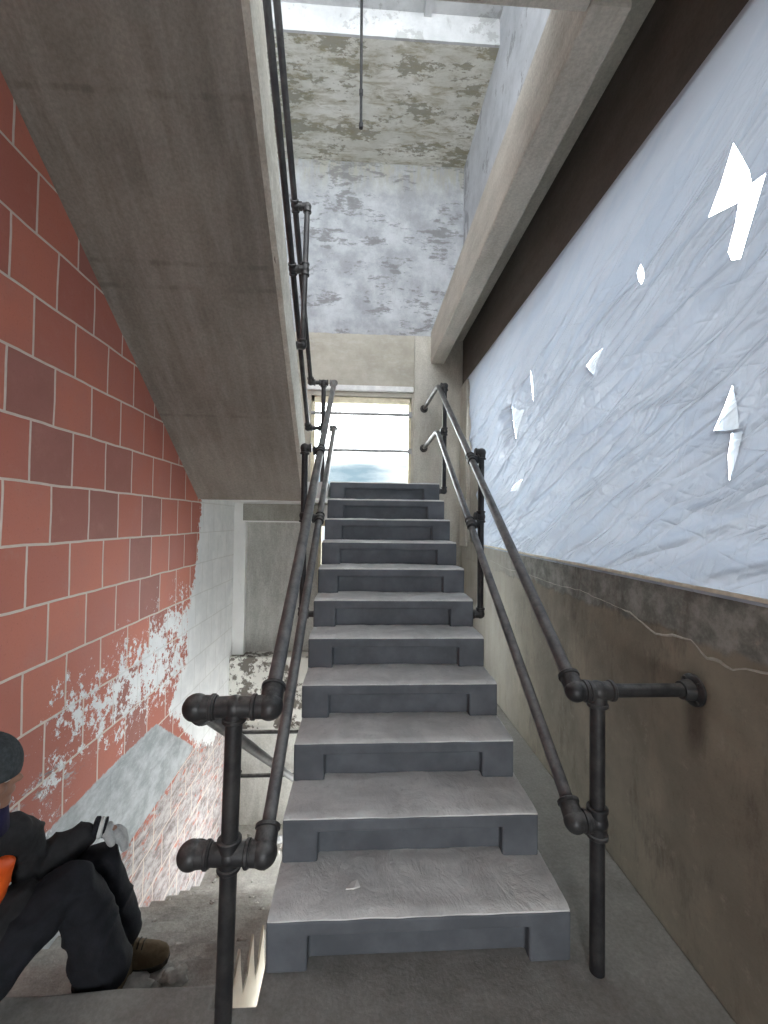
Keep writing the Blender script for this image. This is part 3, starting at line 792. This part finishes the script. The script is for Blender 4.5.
# ------------------------------------------------------------------ plastic sheet in the opening
def make_sheet():
    edge_l = [(5.22, 3.50), (5.13, 3.2), (5.03, 2.95), (4.96, 2.72), (4.82, 2.5), (4.66, 2.25), (4.61, 2.0), (4.64, 1.75), (4.74, 1.55), (4.8, 1.44)]
    outer = [(-1.28, 1.44), (-1.28, 3.50)] + edge_l
    holes = [
        [(1.42, 3.07), (1.475, 2.96), (1.53, 2.88), (1.46, 2.858), (1.40, 2.84), (1.415, 2.77), (1.445, 2.69), (1.43, 2.65), (1.395, 2.635), (1.36, 2.72), (1.30, 2.86), (1.35, 2.865), (1.36, 2.92), (1.385, 2.985)],
        [(1.925, 2.94), (1.95, 2.915), (1.94, 2.87), (1.92, 2.84), (1.90, 2.86), (1.905, 2.90)],
        [(2.24, 2.665), (2.32, 2.66), (2.41, 2.63), (2.38, 2.59), (2.33, 2.55), (2.30, 2.60)],
        [(3.66, 2.74), (3.51, 2.66), (3.36, 2.62), (3.45, 2.54), (3.54, 2.42), (3.60, 2.55)],
        [(1.43, 2.20), (1.412, 2.12), (1.405, 2.04), (1.46, 2.043), (1.51, 2.055), (1.465, 2.13)],
        [(1.435, 2.030), (1.39, 2.03), (1.41, 1.95), (1.445, 1.86), (1.45, 1.95)],
        [(3.24, 2.90), (3.20, 2.80), (3.18, 2.64), (3.215, 2.76)],
        [(3.58, 2.03), (3.39, 2.06), (3.48, 1.97), (3.67, 1.98)],
    ]
    co = []; ed = []
    def loop(poly, step):
        i0 = len(co)
        n = len(poly)
        for i in range(n):
            a, b = Vector(poly[i]), Vector(poly[(i+1) % n])
            k = max(1, int((b - a).length / step))
            for j in range(k): co.append(a.lerp(b, j / k))
        m = len(co) - i0
        ed.extend([(i0 + i, i0 + (i+1) % m) for i in range(m)])
    loop(outer, .05)
    for h in holes: loop(h, .02)
    ys = np.concatenate([np.arange(-1.25, 1.1, .05), np.arange(1.1, 3.2, .017), np.arange(3.2, 5.25, .026)]); zs = np.arange(1.46, 3.49, .02)
    for i, y in enumerate(ys):
        for k, z in enumerate(zs):
            co.append(Vector((y + (.008 if k % 2 else 0), z)))
    vs, es, fs, _, _, _ = geometry.delaunay_2d_cdt(co, ed, [], 0, 1e-5)
    cen = np.array([[sum(vs[i][0] for i in f) / 3, sum(vs[i][1] for i in f) / 3] for f in fs])
    keep = sdf_poly(cen, outer) > 0
    for h in holes: keep &= ~(sdf_poly(cen, h) > 0)
    bm = bmesh.new()
    def ridge(p): return 1 - abs(noise.noise(p)) * 2
    def disp(y, z):
        # folds run from the upper near corner down to the far sill
        an = .28 + .10 * (y - 2.2)                       # the folds fan out
        u = (y - 2.2) * math.sin(an) + (z - 2.2) * math.cos(an); w = -(y - 2.2) * math.cos(an) + (z - 2.2) * math.sin(an)   # across / along
        amp = min(1.0, max(.12, (3.50 - z) / .9))
        warp = .12 * noise.noise(Vector((y * 1.1, z * 1.1, 4)))
        f = .020 * max(0, ridge(Vector((u * 2.6 + warp * 3, w * .55, 2)))) ** 3
        f += .009 * max(0, ridge(Vector((u * 6 + warp * 8, w * 1.2, 7)))) ** 3
        g = (z - 1.45) * .9 + (y - 1.3) * .25
        f += .005 * max(0, ridge(Vector((g * 9, y * 1.3, 11)))) ** 3
        bulge = .04 * noise.noise(Vector((y * .8, z * .9, 30)))
        fall = min(1, (z - 1.44) / .15) * min(1, (3.52 - z) / .15)
        return -(f * amp * 2.2 + bulge * fall) * max(.05, fall) - .008 + .016 * max(0, fall)
    va = np.array([[v[0], v[1]] for v in vs])
    hd = np.full(len(va), 9.0)
    for h in holes: hd = np.minimum(hd, -sdf_poly(va, h))
    hd = np.clip(hd / .12, 0, 1)
    V = []
    for v, q in zip(vs, hd):
        flat = -.008 + .012 * max(0, min(1, (v[1] - 1.44) / .15) * min(1, (3.52 - v[1]) / .15))
        V.append(bm.verts.new((XR + lerp(flat, disp(v[0], v[1]), float(q)), v[0], v[1])))
    for f, k in zip(fs, keep):
        if k: bm.faces.new([V[i] for i in f])
    bmesh.ops.delete(bm, geom=[v for v in bm.verts if not v.link_faces], context='VERTS')
    o = obj('plastic_sheet', bm, M['sheet'], None, smooth=True)
    tag(o, 'torn milky plastic sheeting covering the wide opening above the parapet', 'plastic sheet')
    # loose layers beside the tears
    def flap(poly, out):
        b = bmesh.new()
        vs_ = [b.verts.new((XR + .010 + out * q, y, z)) for (y, z, q) in poly]
        cy = sum(v.co.y for v in vs_) / len(vs_); cz = sum(v.co.z for v in vs_) / len(vs_)
        c = b.verts.new((XR + .010 + out * .5, cy, cz))
        for i in range(len(vs_)): b.faces.new((vs_[i], vs_[(i+1) % len(vs_)], c))
        obj('torn_flap', b, M['flap'], o, smooth=True)
    # a second, thinner layer shows through some of the tears
    for h in (holes[2], holes[3], holes[4], holes[5], holes[7]):
        cy = sum(p[0] for p in h) / len(h); cz = sum(p[1] for p in h) / len(h)
        flap([(cy + (y - cy) * 1.3, cz + (z - cz) * 1.2, .3 + .4 * ((i * 7) % 3) / 3) for i, (y, z) in enumerate(h)], .012)
    return o
sheet = make_sheet()
bm = boxes((XR - .016, XR + .03, -1.28, 4.80, 1.452, 1.468))
tag(obj('batten', bm, M['batten'], sheet, bevel=.003), 'pale wooden batten along the lower edge of the sheet')
bm = bmesh.new()
prism_x(bm, [(5.13, 1.472), (4.72, 1.472), (4.60, 1.75), (4.57, 2.02), (4.62, 2.28), (4.78, 2.54), (4.93, 2.76), (5.0, 2.98), (5.09, 3.2), (5.13, 3.46)], XR + .018, XR + .034)
tag(obj('reveal_board', bm, M['column']), 'pale board standing in the opening behind the far edge of the sheet', 'board')
# raised crack line across the parapet
bm = bmesh.new()
cr = [(4.24, 1.32), (3.7, 1.29), (3.22, 1.30), (2.8, 1.29), (2.47, 1.305), (2.2, 1.285), (2.0, 1.275), (1.82, 1.215), (1.72, 1.24), (1.62, 1.245), (1.54, 1.20), (1.48, 1.21), (1.43, 1.195), (1.38, 1.215), (1.2, 1.25), (.9, 1.22)]
pts, rad = [], []
for (y0_, z0_), (y1_, z1_) in zip(cr, cr[1:]):
    for t in np.linspace(0, 1, 7)[:-1]:
        y = lerp(y0_, y1_, t); z = lerp(z0_, z1_, t) + .008 * noise.noise(Vector((y * 14, 2, 0)))
        pts.append((XR, y, z)); rad.append((.0045 if y < 2.05 else .0015) + .004 * noise.noise(Vector((y * 9, 7, 1))))
tube(bm, pts, [max(.001, r) for r in rad], 8)
struct('trim_12', bm, M['column'], smooth=True)

# ------------------------------------------------------------------ scraps and rubble
bm = bmesh.new()
P = [(-.03, -.016, .004), (.004, -.022, .010), (.03, -.004, .003), (.018, .018, .012), (-.008, .016, .004)]
a = [bm.verts.new((x, y, z)) for x, y, z in P]; b = [bm.verts.new((x * .96, y * .96, z + .006)) for x, y, z in P]
bm.faces.new(a[::-1]); bm.faces.new(b)
for i in range(5): bm.faces.new((a[i], a[(i+1) % 5], b[(i+1) % 5], b[i]))
sp = obj('paper_scrap', bm, M['paper'])
sp.location = (-.012, 1.779, RISE + .006)
tag(sp, 'small white scrap lying on the lowest dusty tread', 'scrap')

def rock(bm, c, r, seed):
    b2 = bmesh.new(); bmesh.ops.create_icosphere(b2, subdivisions=3, radius=1)
    for v in b2.verts:
        k = 1 + .6 * noise.noise(v.co * 2.3 + Vector((seed * 3.1, 0, 0)))
        v.co = Vector((v.co.x * r[0] * k, v.co.y * r[1] * k, v.co.z * r[2] * k)) + Vector(c)
    me = bpy.data.meshes.new('r'); b2.to_mesh(me); b2.free(); bm.from_mesh(me); bpy.data.meshes.remove(me)
for c, r, sd, lab in (((-.90, 1.80, -.178), (.075, .045, .020), 1, 'grey lump of broken concrete on the worn step beside the tan shoe'), ((-.74, 1.82, -.175), (.05, .04, .020), 2, 'smaller lump of broken concrete on the worn step, further from the shoe')):
    bm = bmesh.new(); rock(bm, c, r, sd)
    tag(obj('concrete_chunk', bm, M['rubble'], smooth=True), lab, 'rubble', 'broken concrete on the worn stairs')
bm = bmesh.new()
for k in range(70):
    i = random.choice([2, 3, 4, 5, 6, 7, 8, 9]); y = 1.62 + RUN * (i - 1) + random.uniform(.03, .25); z = -RISE * i
    s = random.uniform(.008, .03)
    rock(bm, (random.uniform(-1.58, -.56), y, z + s * .3), (s, s * random.uniform(.6, 1.2), s * .6), k)
for k in range(40):
    s = random.uniform(.006, .028)
    rock(bm, (random.uniform(-1.5, -.5), random.uniform(4.4, 5.3), -2.09 + s * .3), (s, s, s * .6), 200 + k)
tag(obj('rubble', bm, M['rubble'], smooth=True), 'pale crumbled plaster scattered down the worn stairs', 'rubble', kind='stuff')

# ------------------------------------------------------------------ the seated person
def skin_mesh(name, verts, edges, radii, root=0, sub=2):
    me = bpy.data.meshes.new(name); me.from_pydata(verts, edges, [])
    o = bpy.data.objects.new(name, me); COL.objects.link(o)
    m = o.modifiers.new('s', 'SKIN'); m.use_smooth_shade = True
    for i, r in enumerate(radii):
        r = r if isinstance(r, (tuple, list)) else (r, r)
        me.skin_vertices[0].data[i].radius = r
        me.skin_vertices[0].data[i].use_root = (i == root)
    s = o.modifiers.new('u', 'SUBSURF'); s.levels = sub; s.render_levels = sub
    dg = bpy.context.evaluated_depsgraph_get(); dg.update()
    out = bpy.data.meshes.new_from_object(o.evaluated_get(dg))
    bpy.data.objects.remove(o); bpy.data.meshes.remove(me)
    return out

def chains(cs):
    """list of chains of (point, radius); equal points are shared"""
    vs, rs, es, ix = [], [], [], {}
    for c in cs:
        prev = None
        for p, r in c:
            k = tuple(round(q, 4) for q in p)
            if k not in ix: ix[k] = len(vs); vs.append(k); rs.append(r)
            i = ix[k]
            if prev is not None and prev != i: es.append((prev, i))
            prev = i
    return vs, es, rs

def fused(name, meshes, mat, parent, voxel=.009, smooth=2, wrinkle=0.0, seed=0):
    bm = bmesh.new()
    for me in meshes: bm.from_mesh(me); bpy.data.meshes.remove(me)
    t = bpy.data.meshes.new('t'); bm.to_mesh(t); bm.free()
    o = bpy.data.objects.new('t', t); COL.objects.link(o)
    r = o.modifiers.new('r', 'REMESH'); r.mode = 'VOXEL'; r.voxel_size = voxel; r.use_smooth_shade = True
    s = o.modifiers.new('s', 'SMOOTH'); s.iterations = smooth; s.factor = .5
    dg = bpy.context.evaluated_depsgraph_get(); dg.update()
    me = bpy.data.meshes.new_from_object(o.evaluated_get(dg)); me.name = name
    bpy.data.objects.remove(o); bpy.data.meshes.remove(t)
    if wrinkle:
        nrm = [v.normal.copy() for v in me.vertices]
        for v, n_ in zip(me.vertices, nrm):
            p = v.co
            q = Vector((p.x * 9 + p.z * 5, p.y * 7, p.z * 11 - p.x * 6 + seed))
            v.co = p + n_ * wrinkle * (max(0, 1 - 2.4 * abs(noise.noise(q))) ** 1.5 + .5 * noise.noise(p * 14))
    for p in me.polygons: p.use_smooth = True
    me.materials.clear(); me.materials.append(mat)
    ob = bpy.data.objects.new(name, me)
    return link(ob, parent)

def bm_mesh(bm):
    me = bpy.data.meshes.new('x'); bm.to_mesh(me); bm.free(); return me

pel = (-1.34, 1.47, .12); sp1 = (-1.37, 1.49, .26); sp2 = (-1.375, 1.50, .41); chest = (-1.345, 1.52, .54); neck = (-1.305, 1.535, .655); nk2 = (-1.285, 1.545, .715)
hR, kR, aR = (-1.285, 1.40, .125), (-1.060, 1.690, .350), (-.958, 1.735, -.075)
hL, kL, aL = (-1.355, 1.56, .115), (-1.045, 1.860, .300), (-.995, 1.885, -.085)
tR, tL = (-.965, 1.840, -.150), (-.885, 1.895, -.150)
shR, elR, wrR = (-1.335, 1.375, .545), (-1.44, 1.33, .31), (-1.37, 1.42, .265)
shL, elL, wrL = (-1.255, 1.675, .540), (-1.255, 1.74, .330), (-1.080, 1.850, .415)
person = thing('person', 'person in black work clothes and grey beanie sitting on the stairs by the tile wall', 'person', (-1.31, 1.47, 0))
HC = Vector((-1.280, 1.548, .812))
fwd = Vector((.93, .32, -.06)).normalized(); side = Vector((-.33, .94, 0)).normalized(); upv = fwd.cross(side) * -1
side = upv.cross(fwd) * -1
if upv.z < 0: upv = -upv
def hp(f, s, u): return HC + fwd * f + side * s + upv * u
def head_mesh():
    bm = bmesh.new()
    rot = Matrix((fwd, side, upv)).transposed().to_4x4()
    def ell(f, s, u, a, b_, c):
        bmesh.ops.create_uvsphere(bm, u_segments=24, v_segments=16, radius=1, matrix=Matrix.Translation(hp(f, s, u)) @ rot @ Matrix.Diagonal((a, b_, c, 1)))
    ell(-.005, 0, .03, .098, .076, .088)      # skull
    ell(.018, 0, -.045, .068, .058, .078)     # face
    ell(.052, 0, -.098, .030, .030, .024)     # chin
    ell(.090, 0, -.022, .022, .013, .016); ell(.082, 0, -.002, .014, .010, .026)   # nose
    ell(.074, 0, -.062, .018, .026, .011)     # lips
    ell(.070, 0, .018, .020, .052, .012)      # brow
    for s in (-1, 1):
        ell(-.01, s * .074, -.018, .018, .008, .032)    # ears
        ell(.052, s * .040, -.035, .026, .020, .022)    # cheeks
    return bm_mesh(bm)
def finger_chains(w, palm_dir, spread, down, sc=1.0):
    """hand grown from a wrist point: palm, five fingers of different length that curl, thumb from the side"""
    w = Vector(w); f = Vector(palm_dir).normalized(); s = Vector(spread).normalized(); d = Vector(down).normalized()
    pc = w + f * .045 * sc
    cs = [[(tuple(w), .024), (tuple(pc), (.030, .026))]]
    for k, (o, L) in enumerate(((-.030, .066), (-.010, .076), (.011, .072), (.031, .056))):
        k0 = pc + f * .036 * sc + s * o * sc
        k1 = k0 + (f * .75 + d * .45).normalized() * L * .45 * sc
        k2 = k1 + (f * .35 + d * .95).normalized() * L * .33 * sc
        k3 = k2 + (f * .0 + d).normalized() * L * .24 * sc
        cs.append([(tuple(pc), (.030, .026)), (tuple(k0), .0115), (tuple(k1), .0095), (tuple(k2), .0088), (tuple(k3), .0070)])
    t0 = w + f * .026 * sc - s * .030 * sc; t1 = t0 + (f * .5 - s * .65 + d * .3).normalized() * .034 * sc; t2 = t1 + (f * .8 - s * .1 + d * .5).normalized() * .028 * sc
    cs.append([(tuple(w), .024), (tuple(t0), .0125), (tuple(t1), .0110), (tuple(t2), .0085)])
    return cs
handL = finger_chains(wrL + Vector((0, 0, 0)) if isinstance(wrL, Vector) else Vector(wrL) + Vector((.022, .010, -.004)), (.72, .25, -.55), (-.35, .85, 0), (-.05, .0, -1), .95)
handR = finger_chains(Vector(wrR), (.75, .45, -.25), (-.45, .8, 0), (.1, .05, -1), .95)
def torso(ex):
    return [[(pel, (.135 + ex, .115 + ex)), (sp1, (.135 + ex, .115 + ex)), (sp2, (.150 + ex, .115 + ex)), (chest, (.145 + ex, .11 + ex)), (neck, (.062 + ex * .4, .062 + ex * .4))]]
body_ch = torso(-.02) + [[(neck, (.05, .05)), (nk2, .052), (tuple(HC), .055)],
    [(pel, (.12, .10)), (hR, .085), (tuple(Vector(hR).lerp(Vector(kR), .55)), .070), (kR, .052), (tuple(Vector(kR).lerp(Vector(aR), .35)), .052), (aR, .035), (tR, .032)],
    [(pel, (.12, .10)), (hL, .085), (tuple(Vector(hL).lerp(Vector(kL), .55)), .070), (kL, .052), (tuple(Vector(kL).lerp(Vector(aL), .35)), .052), (aL, .035), (tL, .032)],
    [(chest, (.125, .09)), (shR, .055), (elR, .040), (wrR, .027)], [(chest, (.125, .09)), (shL, .055), (elL, .040), (wrL, .027)]]
fused('body', [skin_mesh('b', *chains([c])) for c in body_ch] + [skin_mesh('h', *chains([c])) for c in handL + handR] + [head_mesh()], M['skin'], person, .008, 1)
for s in (-1, 1):
    bm = bmesh.new(); ball(bm, hp(.073, s * .031, -.004), .0125); obj('eye', bm, M['eye'], person, smooth=True)
# trousers, with loose straight legs over the ankles
mid = lambda a, b, t: tuple(Vector(a).lerp(Vector(b), t))
def leg_ch(h, k, a, e=0.0):
    return [(pel, (.135, .115)), (h, .108), (mid(h, k, .5), .095 + e), (mid(h, k, .85), .082 + e), (k, .074 + e), (mid(k, a, .22), .080 + e), (mid(k, a, .55), .088 + e), (mid(k, a, .85), .100 + e), ((a[0] + .002, a[1], a[2] - .030), .104 + e)]
tro = [[((pel[0], pel[1], pel[2] + .12), (.135, .12)), (pel, (.145, .122))], leg_ch(hR, kR, aR), leg_ch(hL, kL, aL, -.012)]
fused('trousers', [skin_mesh('t', *chains([c])) for c in tro], M['trousers'], person, .011, 2, .012, 3)
# jacket: trunk and sleeves
jk = [[((pel[0], pel[1], pel[2] + .08), (.150, .128)), (sp1, (.155, .13)), (sp2, (.165, .13)), (chest, (.158, .122)), (neck, (.075, .075))],
      [(chest, (.11, .10)), (shR, .078), (mid(shR, elR, .5), .068), (elR, .066), (mid(elR, wrR, .5), .055), (mid(elR, wrR, .92), .043)],
      [((-1.29, 1.50, .24), .13), ((-1.22, 1.58, .29), .115), ((-1.14, 1.68, .31), .075)],
      [(chest, (.11, .10)), (shL, .080), (mid(shL, elL, .5), .076), (elL, .086), (mid(elL, wrL, .35), .078), (mid(elL, wrL, .65), .062), (mid(elL, wrL, .85), .048), (mid(elL, wrL, .97), .040)]]
fused('jacket', [skin_mesh('j', *chains([c])) for c in jk], M['jacket'], person, .010, 2, .012, 11)
vs_ = [[(sp1, (.170, .128)), (sp2, (.192, .132)), (chest, (.190, .128)), (mid(chest, neck, .3), (.165, .11))]]
fused('vest', [skin_mesh('v', *chains(vs_))], M['vest'], person, .010, 3, .004, 5)
bm = bmesh.new(); tube(bm, [Vector(neck) + Vector((.005, 0, -.02)), Vector(neck) + Vector((.018, .004, .035)), Vector(neck) + Vector((.026, .006, .062))], [.098, .082, .070], 24)
obj('collar', bm, M['collar'], person, smooth=True)
bm = bmesh.new(); tube(bm, [Vector(neck) + Vector((.015, .004, .03)), Vector(neck) + Vector((.024, .006, .075)), Vector(neck) + Vector((.024, .006, .085))], [.064, .066, .058], 24)
obj('collar_lining', bm, M['hood'], person, smooth=True)
# beanie: a cap over the skull with a folded brim
bm = bmesh.new()
rot = Matrix((fwd, side, upv)).transposed().to_4x4()
bmesh.ops.create_uvsphere(bm, u_segments=36, v_segments=24, radius=1, matrix=Matrix.Translation(hp(-.010, 0, .026)) @ rot @ Matrix.Diagonal((.108, .090, .110, 1)))
for v in list(bm.verts):
    q = v.co - HC
    if q.dot(upv) + q.dot(fwd) * -.18 < -.024: bm.verts.remove(v)
bmesh.ops.solidify(bm, geom=bm.faces[:], thickness=-.006)
bn = obj('beanie', bm, M['beanie'], person, smooth=True)
bm = bmesh.new()
prev = None; rings = []
for k in range(40):
    t = 2 * math.pi * k / 40
    c = hp(-.010 + .106 * math.cos(t), .088 * math.sin(t), .010 + .020 * math.cos(t))
    outw = (fwd * math.cos(t) + side * math.sin(t)).normalized()
    rings.append([bm.verts.new(c + outw * .006 * math.cos(p) + upv * .028 * math.sin(p)) for p in [2 * math.pi * j / 10 for j in range(10)]])
for k in range(40):
    for j in range(10): bm.faces.new((rings[k][j], rings[k][(j+1) % 10], rings[(k+1) % 40][(j+1) % 10], rings[(k+1) % 40][j]))
obj('brim', bm, M['beanie'], bn, smooth=True)
# pale glove over the hand on the far knee, with its white and black cuff
gl = [[(p, (tuple(x + .007 for x in r) if isinstance(r, tuple) else r + .006)) for p, r in c] for c in handL]
g_ = fused('glove', [skin_mesh('g', *chains([c])) for c in gl], M['glove'], person, .0045, 0, .0015, 2)
tag(g_, 'pale grey work glove resting on the far knee')
fa = (Vector(wrL) - Vector(elL)).normalized(); fb = Vector((.82, .30, -.18)).normalized()
w0 = Vector(wrL)
bm = bmesh.new(); lathe(bm, w0 + fb * .010, fb, [(0, .030), (.002, .038), (.014, .039), (.018, .034), (.018, .028)], 26)
tag(obj('cuff', bm, M['cuffwhite'], person, smooth=True, auto=.7), 'white band at the wrist')
bm = bmesh.new(); lathe(bm, w0 - fb * .012, fb, [(0, .030), (.004, .040), (.018, .040), (.022, .034), (.022, .028)], 26)
obj('sleeve_cuff', bm, M['trousers'], person, smooth=True, auto=.7)
bm = bmesh.new(); lathe(bm, w0 + fb * .028, fb, [(0, .030), (.002, .037), (.008, .037), (.010, .030)], 26)
obj('wrist_strap', bm, M['trousers'], person, smooth=True, auto=.7)
# shoes
def shoe(a, t):
    a, t = Vector(a), Vector(t)
    d = (t - a); d.z = 0; d.normalize(); s = Vector((-d.y, d.x, 0))
    zf = -RISE
    bm = bmesh.new()
    prof = [(-.075, .030, .095), (-.05, .040, .105), (0, .042, .110), (.05, .044, .088), (.10, .050, .070), (.15, .046, .058), (.185, .034, .046), (.20, .012, .034)]
    rings = []
    for x, w, h in prof:
        c = a + d * x; c.z = zf + .022
        rings.append([bm.verts.new(c + s * w * math.cos(p) + Vector((0, 0, max(0, math.sin(p)) * h))) for p in [math.pi * j / 12 for j in range(13)]])
    for r0, r1 in zip(rings, rings[1:]):
        for j in range(12): bm.faces.new((r0[j], r0[j+1], r1[j+1], r1[j]))
        bm.faces.new((r0[12], r0[0], r1[0], r1[12]))
    bm.faces.new(rings[0]); bm.faces.new(rings[-1][::-1])
    o = obj('shoe', bm, M['shoe'], person, smooth=True, auto=.9)
    bm = bmesh.new()
    L, R_ = [], []
    for x, w, h in prof:
        c = a + d * x; c.z = 0
        L.append(c + s * (w + .004)); R_.append(c - s * (w + .004))
    out = L + R_[::-1]
    lo = [bm.verts.new((p.x, p.y, zf + .004)) for p in out]; hi = [bm.verts.new((p.x, p.y, zf + .026)) for p in out]
    bm.faces.new(lo[::-1]); bm.faces.new(hi); n = len(out)
    for i in range(n): bm.faces.new((lo[i], lo[(i+1) % n], hi[(i+1) % n], hi[i]))
    obj('sole', bm, M['sole'], o, bevel=.004)
    bm = bmesh.new()
    for i in range(4):
        x = .045 + i * .018; h = lerp(.092, .072, i / 3)
        c = a + d * x; c.z = zf + .022 + h - .004
        tube(bm, [c - s * .026 + Vector((0, 0, -.008)), c + Vector((0, 0, .004)), c + s * .026 + Vector((0, 0, -.008))], .003, 8)
    obj('laces', bm, M['sole'], o, smooth=True)
shoe(aR, tR); shoe(aL, tL)

# ------------------------------------------------------------------ outside, sky, daylight
struct('exterior_ground', boxes((-60, 60, -60, 60, -6.4, -6.0)), M['outer'])
SKY = 14.0
w = bpy.data.worlds.new('overcast'); SC.world = w; w.use_nodes = True
t = w.node_tree; t.nodes.clear()
def wn(k, **a):
    x = t.nodes.new(k)
    for q, v in a.items(): setattr(x, q, v)
    return x
out = wn('ShaderNodeOutputWorld'); bg = wn('ShaderNodeBackground'); tc = wn('ShaderNodeTexCoord'); mp = wn('ShaderNodeMapping')
t.links.new(tc.outputs['Generated'], mp.inputs[0]); mp.inputs['Scale'].default_value = (1.0, 1.0, 3.2); mp.inputs['Location'].default_value = (.35, 0, .1)
nz = wn('ShaderNodeTexNoise'); t.links.new(mp.outputs[0], nz.inputs[0]); nz.inputs['Scale'].default_value = 5.0; nz.inputs['Detail'].default_value = 5
sp_ = wn('ShaderNodeSeparateXYZ'); t.links.new(tc.outputs['Generated'], sp_.inputs[0])
r1 = wn('ShaderNodeMapRange', interpolation_type='SMOOTHSTEP'); t.links.new(nz.outputs[0], r1.inputs[0]); r1.inputs[1].default_value = .44; r1.inputs[2].default_value = .62
r2 = wn('ShaderNodeMapRange', interpolation_type='SMOOTHSTEP'); t.links.new(sp_.outputs[2], r2.inputs[0]); r2.inputs[1].default_value = .185; r2.inputs[2].default_value = .13
r3 = wn('ShaderNodeMapRange', interpolation_type='SMOOTHSTEP'); t.links.new(sp_.outputs[1], r3.inputs[0]); r3.inputs[1].default_value = .90; r3.inputs[2].default_value = .96
mu = wn('ShaderNodeMath', operation='MULTIPLY'); t.links.new(r3.outputs[0], mu.inputs[0]); t.links.new(r2.outputs[0], mu.inputs[1])
mc = wn('ShaderNodeMix', data_type='RGBA'); t.links.new(r1.outputs[0], mc.inputs[0])
mc.inputs[6].default_value = (.070, .076, .080, 1); mc.inputs[7].default_value = (.026, .036, .043, 1)
mx = wn('ShaderNodeMix', data_type='RGBA'); t.links.new(mu.outputs[0], mx.inputs[0])
mx.inputs[6].default_value = (.93, .97, 1.0, 1); t.links.new(mc.outputs[2], mx.inputs[7])
t.links.new(mx.outputs[2], bg.inputs['Color']); bg.inputs['Strength'].default_value = SKY
t.links.new(bg.outputs[0], out.inputs[0])

def portal(name, loc, rot, sx, sy):
    l = bpy.data.lights.new(name, 'AREA'); l.shape = 'RECTANGLE'; l.size = sx; l.size_y = sy
    l.cycles.is_portal = True
    o = bpy.data.objects.new(name, l); o.location = loc; o.rotation_euler = rot; COL.objects.link(o)
H = math.pi / 2
portal('sky_portal', ((WX0 + WX1) / 2, YB + .2, (WZ0 + WZ1) / 2), (-H, 0, 0), 1.3, 1.2)
portal('sky_portal', (.04, YB + .2, .92), (-H, 0, 0), 1.2, 1.5)
portal('sky_portal', (XR + .3, 2.0, 2.47), (0, H, 0), 2.05, 6.6)
portal('sky_portal', (XR + .3, .3, 6.2), (0, H, 0), .95, 4.6)
portal('sky_portal', (-.15, -2.15, 5.3), (H, 0, 0), 2.9, 2.0)
portal('sky_portal', (.1, -2.15, 1.02), (H, 0, 0), .8, 2.05)

# ------------------------------------------------------------------ camera
yaw, pitch, roll = .0538, .0222, .0126
fw = Vector((math.sin(yaw) * math.cos(pitch), math.cos(yaw) * math.cos(pitch), math.sin(pitch)))
r0 = Vector((math.cos(yaw), -math.sin(yaw), 0)); u0 = r0.cross(fw)
r_ = r0 * math.cos(roll) + u0 * math.sin(roll); u_ = u0 * math.cos(roll) - r0 * math.sin(roll)
cam = bpy.data.cameras.new('camera'); co_ = bpy.data.objects.new('camera', cam); COL.objects.link(co_)
mw = Matrix((r_, u_, -fw)).transposed().to_4x4(); mw.translation = (0, 0, 1.70)
co_.matrix_world = mw
cam.sensor_fit = 'HORIZONTAL'; cam.sensor_width = 36; cam.lens = 424.28 / 768 * 36
cam.clip_start = .02
SC.camera = co_
SC.view_settings.view_transform = 'Standard'; SC.view_settings.look = 'None'
SC.view_settings.exposure = 0.36; SC.view_settings.gamma = 1.0; SC.view_settings.use_curve_mapping = False
SC.cycles.max_bounces = 12; SC.cycles.diffuse_bounces = 8; SC.cycles.transparent_max_bounces = 12
SC.cycles.use_denoising = True; SC.cycles.sample_clamp_indirect = 6.0
